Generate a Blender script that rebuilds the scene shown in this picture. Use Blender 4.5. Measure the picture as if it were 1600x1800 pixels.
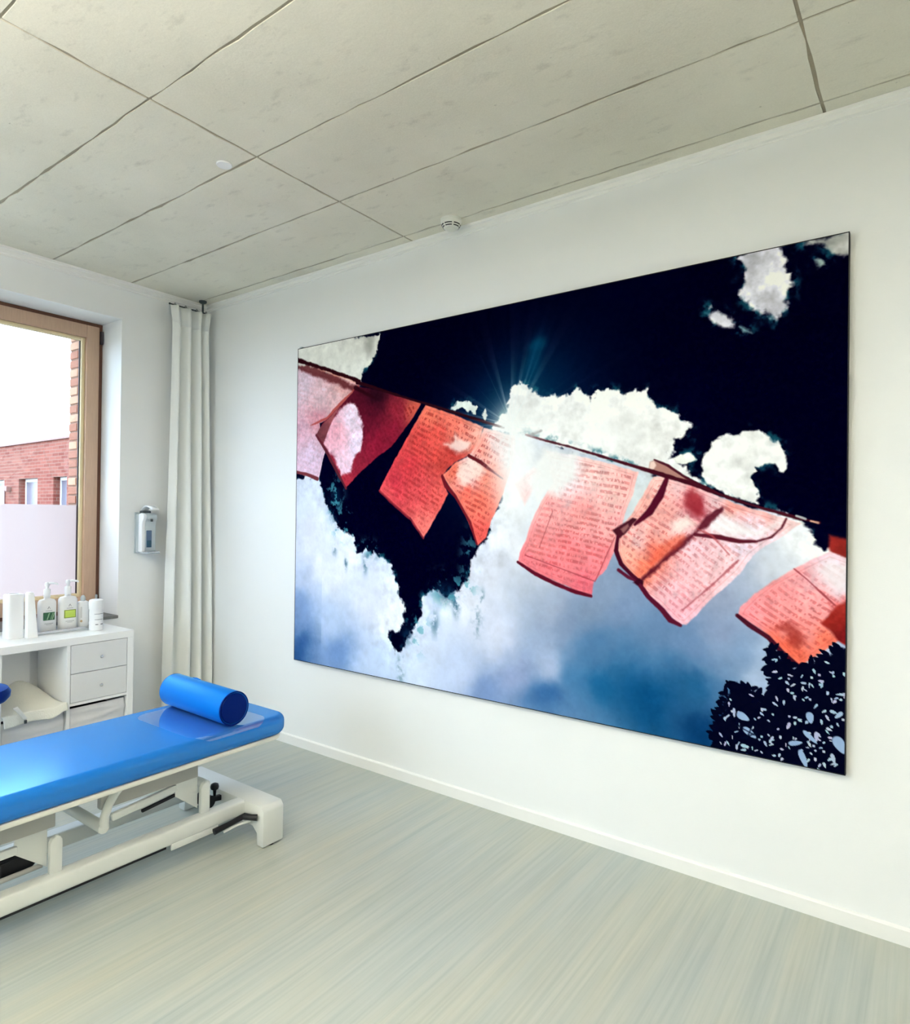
import bpy, bmesh, math, random
import numpy as np
from mathutils import Vector, Matrix

for o in list(bpy.data.objects):
    bpy.data.objects.remove(o, do_unlink=True)
scene = bpy.context.scene
COL = scene.collection

# ------------------------------------------------------------------ camera
cam_d = bpy.data.cameras.new('camera')
cam = bpy.data.objects.new('camera', cam_d)
COL.objects.link(cam)
cam_d.sensor_fit = 'HORIZONTAL'
cam_d.sensor_width = 36.0
cam_d.lens = 36.0 * 1144.8 / 1600.0
cam_d.clip_start = 0.05
cam_d.clip_end = 300
YAW, PITCH, ROLL = 0.6309, 0.0062, 0.0117
Fw = Vector((-math.sin(YAW) * math.cos(PITCH), math.cos(YAW) * math.cos(PITCH), math.sin(PITCH)))
R0 = Vector((math.cos(YAW), math.sin(YAW), 0))
U0 = R0.cross(Fw)
Rv = R0 * math.cos(ROLL) + U0 * math.sin(ROLL)
Uv = U0 * math.cos(ROLL) - R0 * math.sin(ROLL)
mw = Matrix((Rv, Uv, -Fw)).transposed().to_4x4()
mw.translation = Vector((4.3806, -2.8226, 1.5))
cam.matrix_world = mw
scene.camera = cam

# ------------------------------------------------------------------ sky, light, exposure
SKY = 6.4
world = bpy.data.worlds.new('overcast_sky')
scene.world = world
world.use_nodes = True
wn = world.node_tree
bg = wn.nodes['Background']
bg.inputs['Color'].default_value = (0.645, 0.805, 1.0, 1)
bg.inputs['Strength'].default_value = SKY

scene.view_settings.view_transform = 'Standard'
scene.view_settings.look = 'None'
scene.view_settings.exposure = 0.74
scene.view_settings.gamma = 1.0
scene.view_settings.use_curve_mapping = False
scene.cycles.max_bounces = 14
scene.cycles.diffuse_bounces = 8
scene.cycles.glossy_bounces = 4
scene.cycles.transmission_bounces = 8
scene.cycles.transparent_max_bounces = 16
scene.cycles.sample_clamp_indirect = 12
scene.cycles.caustics_reflective = False
scene.cycles.caustics_refractive = False

def portal(name, loc, rot, sx, sy):
    # guides sky sampling through a window opening; gives off no light of its own
    l = bpy.data.lights.new(name, 'AREA')
    l.shape = 'RECTANGLE'
    l.size, l.size_y = sx, sy
    l.cycles.is_portal = True
    o = bpy.data.objects.new(name, l)
    o.location = loc
    o.rotation_euler = rot
    COL.objects.link(o)

# ------------------------------------------------------------------ helpers
def lin(c):
    c = np.asarray(c, float) / 255.0
    return np.where(c <= 0.04045, c / 12.92, ((c + 0.055) / 1.055) ** 2.4)

def rgb(r, g, b):
    return tuple(float(x) for x in lin((r, g, b))) + (1.0,)

def mat(name, col, rough=0.5, spec=0.5, metal=0.0, var=0.0, vscale=6.0, bump=0.0, bscale=60.0, coat=0.0, var_col=None, stretch=None):
    """Principled with a procedural noise in colour and relief."""
    m = bpy.data.materials.new(name)
    m.use_nodes = True
    nt = m.node_tree
    b = nt.nodes['Principled BSDF']
    b.inputs['Roughness'].default_value = rough
    b.inputs['Specular IOR Level'].default_value = spec
    b.inputs['Metallic'].default_value = metal
    b.inputs['Coat Weight'].default_value = coat
    tc = nt.nodes.new('ShaderNodeTexCoord')
    src = tc.outputs['Object']
    if stretch:
        mp = nt.nodes.new('ShaderNodeMapping')
        mp.inputs['Scale'].default_value = stretch
        nt.links.new(src, mp.inputs['Vector'])
        src = mp.outputs['Vector']
    n = nt.nodes.new('ShaderNodeTexNoise')
    n.inputs['Scale'].default_value = vscale
    n.inputs['Detail'].default_value = 5
    nt.links.new(src, n.inputs['Vector'])
    mx = nt.nodes.new('ShaderNodeMix')
    mx.data_type = 'RGBA'
    c2 = var_col if var_col else tuple(x * (1 - var) for x in col[:3]) + (1,)
    mx.inputs[6].default_value = col
    mx.inputs[7].default_value = c2
    nt.links.new(n.outputs['Fac'], mx.inputs[0])
    nt.links.new(mx.outputs[2], b.inputs['Base Color'])
    if bump > 0:
        n2 = nt.nodes.new('ShaderNodeTexNoise')
        n2.inputs['Scale'].default_value = bscale
        n2.inputs['Detail'].default_value = 4
        nt.links.new(src, n2.inputs['Vector'])
        bp = nt.nodes.new('ShaderNodeBump')
        bp.inputs['Strength'].default_value = bump
        bp.inputs['Distance'].default_value = 0.01
        nt.links.new(n2.outputs['Fac'], bp.inputs['Height'])
        nt.links.new(bp.outputs['Normal'], b.inputs['Normal'])
    return m

def woff(p):
    v = Vector((0, 0, 0))
    while p is not None:
        v += p.location
        p = p.parent
    return v

def link(name, me, m, parent=None, smooth=False):
    off = woff(parent)
    if off.length > 0:
        me.transform(Matrix.Translation(-off))
    o = bpy.data.objects.new(name, me)
    COL.objects.link(o)
    if parent is not None:
        o.parent = parent
    if m is not None:
        me.materials.append(m)
    if smooth:
        me.polygons.foreach_set('use_smooth', [True] * len(me.polygons))
        if smooth == 'auto':
            me.set_sharp_from_angle(angle=math.radians(38))
    return o

def tag(o, label=None, cat=None, group=None, kind=None):
    if label: o['label'] = label
    if cat: o['category'] = cat
    if group: o['group'] = group
    if kind: o['kind'] = kind
    return o

def thing(name, label, cat, loc=(0, 0, 0), group=None, kind=None):
    o = bpy.data.objects.new(name, None)
    o.empty_display_size = 0.1
    o.location = loc
    COL.objects.link(o)
    return tag(o, label, cat, group, kind)

class MB:
    """collects shapes in world coordinates; build() links them as one mesh"""
    def __init__(s): s.bm = bmesh.new()
    def box(s, x0, x1, y0, y1, z0, z1, bev=0.0, seg=2, rot=None, pivot=None):
        b = bmesh.new()
        bmesh.ops.create_cube(b, size=1)
        for v in b.verts:
            v.co = Vector(((x0 + x1) / 2 + v.co.x * (x1 - x0), (y0 + y1) / 2 + v.co.y * (y1 - y0), (z0 + z1) / 2 + v.co.z * (z1 - z0)))
        if bev > 0:
            bmesh.ops.bevel(b, geom=b.edges[:], offset=bev, segments=seg, profile=0.5, affect='EDGES')
        if rot is not None:
            pv = Vector(pivot) if pivot else Vector(((x0 + x1) / 2, (y0 + y1) / 2, (z0 + z1) / 2))
            bmesh.ops.rotate(b, verts=b.verts, cent=pv, matrix=rot)
        s._merge(b); return s
    def _merge(s, b):
        me = bpy.data.meshes.new('tmp'); b.to_mesh(me); b.free()
        s.bm.from_mesh(me); bpy.data.meshes.remove(me)
    def bar(s, a, b, w, h, bev=0.003, up=(0, 0, 1)):
        a, b = Vector(a), Vector(b); d = (b - a); L = d.length; d.normalize()
        u = Vector(up); sd = d.cross(u).normalized(); u = sd.cross(d)
        t = bmesh.new(); bmesh.ops.create_cube(t, size=1)
        for v in t.verts: v.co = Vector((v.co.x * L, v.co.y * w, v.co.z * h))
        if bev > 0: bmesh.ops.bevel(t, geom=t.edges[:], offset=bev, segments=2, profile=.5, affect='EDGES')
        M = Matrix((d, sd, u)).transposed().to_4x4(); M.translation = (a + b) / 2
        bmesh.ops.transform(t, matrix=M, verts=t.verts); s._merge(t); return s
    def cyl(s, a, b, r, r2=None, n=24, bev=0.0):
        a, b = Vector(a), Vector(b); d = b - a
        t = bmesh.new()
        bmesh.ops.create_cone(t, cap_ends=True, segments=n, radius1=r, radius2=r if r2 is None else r2, depth=d.length)
        if bev > 0:
            es = [e for e in t.edges if abs(e.verts[0].co.z - e.verts[1].co.z) < 1e-6]
            bmesh.ops.bevel(t, geom=es, offset=bev, segments=3, profile=.5, affect='EDGES')
        q = Vector((0, 0, 1)).rotation_difference(d.normalized()).to_matrix().to_4x4()
        q.translation = (a + b) / 2
        bmesh.ops.transform(t, matrix=q, verts=t.verts); s._merge(t); return s
    def lathe(s, c, prof, n=28, sx=1.0, sy=1.0, power=2.0):
        """prof: (radius, z) list; sx, sy, power shape the section (superellipse)"""
        bm = s.bm; rings = []
        for r, z in prof:
            ring = []
            for i in range(n):
                a = 2 * math.pi * i / n; ca, sa = math.cos(a), math.sin(a)
                k = (abs(ca) ** power + abs(sa) ** power) ** (-1.0 / power)
                ring.append(bm.verts.new((c[0] + r * sx * ca * k, c[1] + r * sy * sa * k, c[2] + z)))
            rings.append(ring)
        for A, B in zip(rings, rings[1:]):
            for i in range(n):
                bm.faces.new((A[i], A[(i + 1) % n], B[(i + 1) % n], B[i]))
        bm.faces.new(list(reversed(rings[0]))); bm.faces.new(rings[-1]); return s
    def tube(s, pts, r, n=10):
        bm = s.bm; P = [Vector(p) for p in pts]; rings = []
        prev = None
        for i, p in enumerate(P):
            d = (P[min(i + 1, len(P) - 1)] - P[max(i - 1, 0)]).normalized()
            if prev is None:
                u = d.orthogonal().normalized()
            else:
                u = (prev - d * prev.dot(d)).normalized()
            prev = u; w = d.cross(u)
            rr = r[i] if isinstance(r, (list, tuple)) else r
            rings.append([bm.verts.new(p + (u * math.cos(2 * math.pi * k / n) + w * math.sin(2 * math.pi * k / n)) * rr) for k in range(n)])
        for A, B in zip(rings, rings[1:]):
            for k in range(n): bm.faces.new((A[k], A[(k + 1) % n], B[(k + 1) % n], B[k]))
        bm.faces.new(list(reversed(rings[0]))); bm.faces.new(rings[-1]); return s
    def prism(s, pts, off, bev=0.0):
        """extrude a planar polygon (3-D points) by the vector off"""
        t = bmesh.new(); off = Vector(off)
        vs = [t.verts.new(p) for p in pts]; ws = [t.verts.new(Vector(p) + off) for p in pts]
        t.faces.new(vs); t.faces.new(list(reversed(ws))); n = len(vs)
        for i in range(n): t.faces.new((vs[i], ws[i], ws[(i + 1) % n], vs[(i + 1) % n]))
        bmesh.ops.recalc_face_normals(t, faces=t.faces)
        if bev > 0: bmesh.ops.bevel(t, geom=t.edges[:], offset=bev, segments=2, profile=.5, affect='EDGES')
        s._merge(t); return s
    def build(s, name, m, parent=None, smooth=False):
        bmesh.ops.recalc_face_normals(s.bm, faces=s.bm.faces)
        me = bpy.data.meshes.new(name); s.bm.to_mesh(me); s.bm.free()
        return link(name, me, m, parent, smooth)

def rrect(x0, x1, y0, y1, r, n=8):
    pts = []
    for cx, cy, a0 in ((x1 - r, y1 - r, 0), (x0 + r, y1 - r, 90), (x0 + r, y0 + r, 180), (x1 - r, y0 + r, 270)):
        for i in range(n + 1):
            a = math.radians(a0 + 90.0 * i / n)
            pts.append((cx + r * math.cos(a), cy + r * math.sin(a)))
    return pts

def slab(mb, x0, x1, y0, y1, z0, z1, R, r, n=8, seg=5):
    """rounded-rectangle slab with soft edges of radius r"""
    rings = []
    for i in range(seg + 1):
        a = math.pi / 2 * i / seg
        rings.append((r - r * math.sin(a), z0 + r - r * math.cos(a)))
    for i in range(seg + 1):
        a = math.pi / 2 * i / seg
        rings.append((r - r * math.cos(a), z1 - r + r * math.sin(a)))
    bm = mb.bm; prev = None
    for k, (ins, z) in enumerate(rings):
        ring = [bm.verts.new((x, y, z)) for x, y in rrect(x0 + ins, x1 - ins, y0 + ins, y1 - ins, max(R - ins, .004), n)]
        if prev:
            m_ = len(ring)
            for i in range(m_): bm.faces.new((prev[i], prev[(i + 1) % m_], ring[(i + 1) % m_], ring[i]))
        else:
            bm.faces.new(list(reversed(ring)))
        prev = ring
    bm.faces.new(prev)
    return mb

def grid_mesh(name, f, nu, nv):
    vs = [f(i / (nu - 1), j / (nv - 1)) for j in range(nv) for i in range(nu)]
    fs = [(j * nu + i, j * nu + i + 1, (j + 1) * nu + i + 1, (j + 1) * nu + i) for j in range(nv - 1) for i in range(nu - 1)]
    me = bpy.data.meshes.new(name); me.from_pydata(vs, [], fs); me.update()
    return me

def solidify(o, t, off=0.0):
    md = o.modifiers.new('thickness', 'SOLIDIFY'); md.thickness = t; md.offset = off
    return o

# ------------------------------------------------------------------ materials
M = {}
M['wall'] = mat('white_wall_paint', (0.822, 0.835, 0.848, 1), .85, .2, var=.02, vscale=1.5, bump=.06, bscale=220)
M['far_wall'] = mat('fill_cutting_dark_wall', (0.30, 0.31, 0.31, 1), .85, .2, var=.05, vscale=1.5)  # dark tone given to the unseen walls to cut fill light
M['trim'] = mat('white_trim_paint', (0.84, 0.84, 0.83, 1), .45, .4, var=.02)
M['timber'] = mat('lazured_timber', rgb(204, 173, 150), .5, .35, var=.25, vscale=5, bump=.1, stretch=(30, 30, 2))
M['timber_shade'] = mat('shaded_timber_frame', rgb(112, 76, 62), .6, .3, var=.25, vscale=5, stretch=(30, 30, 2))  # timber darkened in colour for the shadow gap around the sash
M['bead'] = mat('pale_glazing_bead', rgb(238, 222, 184), .5, .3, var=.1, vscale=5, stretch=(20, 20, 2))
M['seal'] = mat('dark_glazing_seal', rgb(70, 62, 66), .7, .3)
M['stone'] = mat('grey_sill_stone', rgb(120, 122, 122), .5, .4, var=.3, vscale=60)
M['white_lacquer'] = mat('white_cabinet_lacquer', (0.88, 0.89, 0.90, 1), .32, .45, var=.02)
M['drawer'] = mat('white_drawer_front', (0.74, 0.75, 0.77, 1), .38, .4, var=.02)
M['fabric_box'] = mat('white_storage_box_fabric', (0.74, 0.74, 0.77, 1), .8, .2, var=.12, vscale=7, bump=.25, bscale=14, stretch=(1, 1, 3))
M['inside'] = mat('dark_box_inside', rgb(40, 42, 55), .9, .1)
M['plastic'] = mat('white_plastic', (0.80, 0.81, 0.83, 1), .35, .45, var=.02)
M['plastic_warm'] = mat('warm_white_plastic', (0.76, 0.765, 0.72, 1), .4, .4, var=.02)
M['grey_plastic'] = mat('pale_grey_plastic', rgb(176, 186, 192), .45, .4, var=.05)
M['chrome'] = mat('brushed_chrome', (0.75, 0.76, 0.78, 1), .22, .5, metal=1.0, var=.05)
M['steel'] = mat('white_powder_coat', (0.73, 0.76, 0.76, 1), .38, .45, var=.03)
M['steel_grey'] = mat('grey_white_powder_coat', (0.42, 0.42, 0.41, 1), .42, .45, var=.05)
M['black'] = mat('black_plastic', rgb(18, 18, 26), .4, .4, var=.2)

def mat_vinyl(name, col, tint, rough, f0):
    """upholstery vinyl: coloured body under a blue-tinted sheen, fine grain"""
    m = bpy.data.materials.new(name); m.use_nodes = True; nt = m.node_tree
    for n in list(nt.nodes): nt.nodes.remove(n)
    out = nt.nodes.new('ShaderNodeOutputMaterial'); d = nt.nodes.new('ShaderNodeBsdfDiffuse'); g = nt.nodes.new('ShaderNodeBsdfGlossy')
    tc = nt.nodes.new('ShaderNodeTexCoord'); n = nt.nodes.new('ShaderNodeTexNoise'); n.inputs['Scale'].default_value = 3
    nt.links.new(tc.outputs['Object'], n.inputs['Vector'])
    mx = nt.nodes.new('ShaderNodeMix'); mx.data_type = 'RGBA'; mx.inputs[6].default_value = col; mx.inputs[7].default_value = tuple(x * .93 for x in col[:3]) + (1,)
    nt.links.new(n.outputs['Fac'], mx.inputs[0]); nt.links.new(mx.outputs[2], d.inputs['Color'])
    g.inputs['Color'].default_value = tint; g.inputs['Roughness'].default_value = rough
    n2 = nt.nodes.new('ShaderNodeTexNoise'); n2.inputs['Scale'].default_value = 160; nt.links.new(tc.outputs['Object'], n2.inputs['Vector'])
    bp = nt.nodes.new('ShaderNodeBump'); bp.inputs['Strength'].default_value = .04; bp.inputs['Distance'].default_value = .003
    nt.links.new(n2.outputs['Fac'], bp.inputs['Height']); nt.links.new(bp.outputs['Normal'], g.inputs['Normal']); nt.links.new(bp.outputs['Normal'], d.inputs['Normal'])
    s = nt.nodes.new('ShaderNodeMixShader'); nt.links.new(schlick(nt, f0), s.inputs[0]); nt.links.new(d.outputs[0], s.inputs[1]); nt.links.new(g.outputs[0], s.inputs[2])
    nt.links.new(s.outputs[0], out.inputs['Surface']); return m
M['curtain'] = mat('white_curtain_cloth', (0.83, 0.845, 0.835, 1), .9, .1, var=.05, vscale=9, bump=.12, bscale=300)
M['towel'] = mat('cream_terry_towel', (0.87, 0.865, 0.79, 1), .95, .1, var=.06, vscale=9, bump=.5, bscale=160)
M['rail'] = mat('dark_grey_bracket', rgb(66, 76, 78), .5, .4, var=.1)
M['black_edge'] = mat('black_panel_edge', rgb(14, 14, 18), .5, .3, var=.1)

def schlick(nt, f0):
    lw = nt.nodes.new('ShaderNodeLayerWeight'); lw.inputs['Blend'].default_value = .5
    p = nt.nodes.new('ShaderNodeMath'); p.operation = 'POWER'; p.inputs[1].default_value = 5
    q = nt.nodes.new('ShaderNodeMath'); q.operation = 'MULTIPLY_ADD'; q.inputs[1].default_value = 1 - f0; q.inputs[2].default_value = f0
    nt.links.new(lw.outputs['Facing'], p.inputs[0]); nt.links.new(p.outputs[0], q.inputs[0])
    return q.outputs[0]

def mat_glass():
    m = bpy.data.materials.new('window_glass'); m.use_nodes = True; nt = m.node_tree
    for n in list(nt.nodes): nt.nodes.remove(n)
    out = nt.nodes.new('ShaderNodeOutputMaterial'); t = nt.nodes.new('ShaderNodeBsdfTransparent'); g = nt.nodes.new('ShaderNodeBsdfGlossy')
    g.inputs['Roughness'].default_value = 0.02
    t.inputs['Color'].default_value = (.97, .985, .98, 1)
    f = schlick(nt, .04)
    mx = nt.nodes.new('ShaderNodeMixShader')
    nt.links.new(f, mx.inputs[0]); nt.links.new(t.outputs[0], mx.inputs[1]); nt.links.new(g.outputs[0], mx.inputs[2])
    nt.links.new(mx.outputs[0], out.inputs['Surface'])
    return m
M['glass'] = mat_glass()
M['vinyl'] = mat_vinyl('blue_vinyl', (0.0, 0.155, 0.62, 1), (.42, .74, 1, 1), .27, .13)
M['vinyl_soft'] = mat_vinyl('blue_bolster_vinyl', (0.0, 0.15, 0.60, 1), (.3, .68, 1, 1), .42, .04)
M['navy'] = mat_vinyl('dark_blue_vinyl', (0.0, 0.008, 0.15, 1), (.2, .4, .9, 1), .35, .03)

def mat_film():
    m = bpy.data.materials.new('frosted_film'); m.use_nodes = True; nt = m.node_tree
    for n in list(nt.nodes): nt.nodes.remove(n)
    out = nt.nodes.new('ShaderNodeOutputMaterial')
    tl = nt.nodes.new('ShaderNodeBsdfTranslucent'); tl.inputs['Color'].default_value = (.54, .46, .44, 1)
    tr = nt.nodes.new('ShaderNodeBsdfTransparent'); df = nt.nodes.new('ShaderNodeBsdfDiffuse')
    df.inputs['Color'].default_value = (.6, .58, .62, 1)
    n = nt.nodes.new('ShaderNodeTexNoise'); n.inputs['Scale'].default_value = 400
    mp = nt.nodes.new('ShaderNodeMapRange'); mp.inputs[3].default_value = .10; mp.inputs[4].default_value = .22
    nt.links.new(n.outputs['Fac'], mp.inputs[0])
    a = nt.nodes.new('ShaderNodeMixShader'); a.inputs[0].default_value = .12
    nt.links.new(tl.outputs[0], a.inputs[1]); nt.links.new(df.outputs[0], a.inputs[2])
    b = nt.nodes.new('ShaderNodeMixShader')
    nt.links.new(mp.outputs[0], b.inputs[0]); nt.links.new(a.outputs[0], b.inputs[1]); nt.links.new(tr.outputs[0], b.inputs[2])
    nt.links.new(b.outputs[0], out.inputs['Surface'])
    return m
M['film'] = mat_film()

def mat_clear_sheet():
    m = bpy.data.materials.new('clear_vinyl_sheet'); m.use_nodes = True; nt = m.node_tree
    for n in list(nt.nodes): nt.nodes.remove(n)
    out = nt.nodes.new('ShaderNodeOutputMaterial'); t = nt.nodes.new('ShaderNodeBsdfTransparent'); g = nt.nodes.new('ShaderNodeBsdfGlossy')
    g.inputs['Roughness'].default_value = 0.03; g.inputs['Color'].default_value = (.82, .93, 1, 1); t.inputs['Color'].default_value = (.95, .98, 1, 1)
    df = nt.nodes.new('ShaderNodeBsdfDiffuse'); df.inputs['Color'].default_value = (.75, .85, .92, 1)
    hz = nt.nodes.new('ShaderNodeMixShader'); hz.inputs[0].default_value = .04
    nt.links.new(t.outputs[0], hz.inputs[1]); nt.links.new(df.outputs[0], hz.inputs[2])
    n = nt.nodes.new('ShaderNodeTexNoise'); n.inputs['Scale'].default_value = 7
    bp = nt.nodes.new('ShaderNodeBump'); bp.inputs['Strength'].default_value = .03; bp.inputs['Distance'].default_value = .01
    nt.links.new(n.outputs['Fac'], bp.inputs['Height']); nt.links.new(bp.outputs['Normal'], g.inputs['Normal'])
    f = schlick(nt, .12)
    mx = nt.nodes.new('ShaderNodeMixShader')
    nt.links.new(f, mx.inputs[0]); nt.links.new(hz.outputs[0], mx.inputs[1]); nt.links.new(g.outputs[0], mx.inputs[2])
    nt.links.new(mx.outputs[0], out.inputs['Surface'])
    return m
M['sheet'] = mat_clear_sheet()

def mat_floor():
    m = bpy.data.materials.new('streaked_linoleum'); m.use_nodes = True; nt = m.node_tree
    b = nt.nodes['Principled BSDF']
    b.inputs['Roughness'].default_value = .38; b.inputs['Specular IOR Level'].default_value = .35
    tc = nt.nodes.new('ShaderNodeTexCoord')
    def streak(sx, sy, det, seed):
        mp = nt.nodes.new('ShaderNodeMapping'); mp.inputs['Scale'].default_value = (sx, sy, 1); mp.inputs['Location'].default_value = (seed, seed * .7, 0)
        n = nt.nodes.new('ShaderNodeTexNoise'); n.inputs['Scale'].default_value = 1; n.inputs['Detail'].default_value = det
        nt.links.new(tc.outputs['Object'], mp.inputs['Vector']); nt.links.new(mp.outputs['Vector'], n.inputs['Vector'])
        return n.outputs['Fac']
    f1 = streak(75, 1.6, 5, 3.1); f2 = streak(22, .7, 4, 8.4); f3 = streak(3, 1.0, 2, 1.7)
    def ramp(f, stops):
        r = nt.nodes.new('ShaderNodeValToRGB'); cr = r.color_ramp
        cr.elements[0].position, cr.elements[0].color = stops[0]
        cr.elements[1].position, cr.elements[1].color = stops[-1]
        for p, c in stops[1:-1]:
            e = cr.elements.new(p); e.color = c
        nt.links.new(f, r.inputs[0]); return r.outputs[0]
    c1 = ramp(f1, [(.30, rgb(150, 158, 153)), (.5, rgb(173, 179, 173)), (.70, rgb(190, 194, 186))])
    c2 = ramp(f2, [(.33, rgb(157, 166, 163)), (.5, rgb(174, 179, 172)), (.66, rgb(185, 185, 172))])
    c3 = ramp(f3, [(.35, rgb(162, 174, 180)), (.65, rgb(180, 179, 165))])
    x1 = nt.nodes.new('ShaderNodeMix'); x1.data_type = 'RGBA'; x1.inputs[0].default_value = .5
    nt.links.new(c1, x1.inputs[6]); nt.links.new(c2, x1.inputs[7])
    x2 = nt.nodes.new('ShaderNodeMix'); x2.data_type = 'RGBA'; x2.inputs[0].default_value = .3
    nt.links.new(x1.outputs[2], x2.inputs[6]); nt.links.new(c3, x2.inputs[7])
    nt.links.new(x2.outputs[2], b.inputs['Base Color'])
    return m
M['floor'] = mat_floor()

def mat_concrete(name, tint, dark):
    m = bpy.data.materials.new(name); m.use_nodes = True; nt = m.node_tree
    b = nt.nodes['Principled BSDF']; b.inputs['Roughness'].default_value = .8; b.inputs['Specular IOR Level'].default_value = .25
    geo = nt.nodes.new('ShaderNodeNewGeometry')
    def noise(s, d, st=(1, 1, 1)):
        mp = nt.nodes.new('ShaderNodeMapping'); mp.inputs['Scale'].default_value = st
        n = nt.nodes.new('ShaderNodeTexNoise'); n.inputs['Scale'].default_value = s; n.inputs['Detail'].default_value = d; n.inputs['Roughness'].default_value = .6
        nt.links.new(geo.outputs['Position'], mp.inputs['Vector']); nt.links.new(mp.outputs['Vector'], n.inputs['Vector'])
        return n.outputs['Fac']
    def mr(f, a, b_, c, d):
        n = nt.nodes.new('ShaderNodeMapRange'); n.inputs[1].default_value = a; n.inputs[2].default_value = b_; n.inputs[3].default_value = c; n.inputs[4].default_value = d
        nt.links.new(f, n.inputs[0]); return n.outputs[0]
    def mixc(f, a, b_):
        n = nt.nodes.new('ShaderNodeMix'); n.data_type = 'RGBA'
        nt.links.new(f, n.inputs[0])
        for s, v in ((6, a), (7, b_)):
            if isinstance(v, tuple): n.inputs[s].default_value = v
            else: nt.links.new(v, n.inputs[s])
        return n.outputs[2]
    c = mixc(mr(noise(1.1, 7), .36, .66, 0, 1), tint, dark)
    c = mixc(mr(noise(9, 6, (1, 2.2, 1)),   .58, .78, 0, .45), c, tuple(x * .55 for x in dark[:3]) + (1,))
    c = mixc(mr(noise(38, 3), .70, .78, 0, .5), c, tuple(x * .40 for x in dark[:3]) + (1,))
    c = mixc(mr(noise(160, 2), .35, .7, 0, .22), c, tuple(min(1, x * 1.15) for x in tint[:3]) + (1,))
    nt.links.new(c, b.inputs['Base Color'])
    bp = nt.nodes.new('ShaderNodeBump'); bp.inputs['Strength'].default_value = .25; bp.inputs['Distance'].default_value = .004
    nt.links.new(noise(55, 5), bp.inputs['Height']); nt.links.new(bp.outputs['Normal'], b.inputs['Normal'])
    return m
M['concrete'] = mat_concrete('cast_concrete', (.77, .75, .66, 1), (.65, .63, .545, 1))
M['joint'] = mat_concrete('concrete_joint', (.43, .39, .31, 1), (.32, .285, .22, 1))

def mat_brick_wall():
    m = bpy.data.materials.new('brick_masonry'); m.use_nodes = True; nt = m.node_tree
    b = nt.nodes['Principled BSDF']; b.inputs['Roughness'].default_value = .9; b.inputs['Specular IOR Level'].default_value = .2
    tc = nt.nodes.new('ShaderNodeTexCoord'); sp = nt.nodes.new('ShaderNodeSeparateXYZ'); cb = nt.nodes.new('ShaderNodeCombineXYZ'); ad = nt.nodes.new('ShaderNodeMath')
    nt.links.new(tc.outputs['Object'], sp.inputs[0]); nt.links.new(sp.outputs[0], ad.inputs[0]); nt.links.new(sp.outputs[1], ad.inputs[1])
    nt.links.new(ad.outputs[0], cb.inputs[0]); nt.links.new(sp.outputs[2], cb.inputs[1])
    br = nt.nodes.new('ShaderNodeTexBrick'); br.inputs['Scale'].default_value = 1
    br.inputs['Brick Width'].default_value = .25; br.inputs['Row Height'].default_value = .064; br.inputs['Mortar Size'].default_value = .006
    br.inputs['Color1'].default_value = rgb(112, 59, 49); br.inputs['Color2'].default_value = rgb(132, 80, 68); br.inputs['Mortar'].default_value = rgb(128, 98, 88)
    nt.links.new(cb.outputs[0], br.inputs['Vector']); nt.links.new(br.outputs['Color'], b.inputs['Base Color'])
    return m
M['masonry'] = mat_brick_wall()
M['brick_a'] = mat('red_brick', rgb(176, 122, 102), .9, .2, var=.2, vscale=20, bump=.3, bscale=80)
M['brick_b'] = mat('pale_brick', rgb(204, 160, 134), .9, .2, var=.15, vscale=20, bump=.3, bscale=80)
M['mortar'] = mat('brick_mortar', rgb(150, 118, 102), .95, .1, var=.1, vscale=40)
M['ground'] = mat('outdoor_paving', (.20, .20, .17, 1), .9, .2, var=.2, vscale=2)
M['render'] = mat('grey_coping_metal', rgb(120, 84, 76), .5, .4)
M['far_glass'] = mat('far_window_glass', rgb(112, 110, 122), .3, .5)
M['far_white'] = mat('white_far_frame', (.85, .85, .86, 1), .5, .3)

# ------------------------------------------------------------------ room shell
H = 3.045
XR, YB = 6.6, -4.7
WY0, WY1, WZ0, WZ1 = -2.45, -.632, .813, 2.793          # window_1 opening in the window wall
V0, V1, VZ0 = -4.35, -2.95, .813                          # added_window_2 opening, same wall, nearer; added out of view to brighten the room
BX0, BX1, BZ0, BZ1 = .3, 2.6, .85, 2.78                  # added_window_3 opening in the back wall; added unseen for more daylight

tag(MB().box(-.3, XR + .3, YB - .3, .3, -.2, 0).build('floor', M['floor']), 'pale grey-green streaked linoleum floor', None, kind='structure')
tag(MB().box(-.30, XR + .3, 0, .3, 0, H + .3).build('wall_right', M['wall']), 'white plastered wall behind the large picture', None, kind='structure')
w = MB()
w.box(-.30, 0, WY1, 0, 0, H + .3)
w.box(-.30, 0, WY0, WY1, 0, WZ0 - .02); w.box(-.30, 0, WY0, WY1, WZ1, H + .3)
w.box(-.30, 0, V1, WY0, 0, H + .3)
w.box(-.30, 0, V0, V1, 0, VZ0 - .02); w.box(-.30, 0, V0, V1, WZ1, H + .3)
w.box(-.30, 0, YB - .3, V0, 0, H + .3)
tag(w.build('wall_left', M['wall']), 'white plastered window wall with deep reveal', None, kind='structure')
w = MB()
w.box(0, BX0, YB - .3, YB, 0, H + .3); w.box(BX1, XR + .3, YB - .3, YB, 0, H + .3)
w.box(BX0, BX1, YB - .3, YB, 0, BZ0 - .02); w.box(BX0, BX1, YB - .3, YB, BZ1, H + .3)
tag(w.build('wall_back', M['far_wall']), 'unseen wall behind the viewer darkened to cut fill, with added window', None, kind='structure')
tag(MB().box(XR, XR + .3, YB, 0, 0, H + .3).build('wall_far_side', M['far_wall']), 'unseen wall opposite the window darkened to cut fill light', None, kind='structure')

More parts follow.
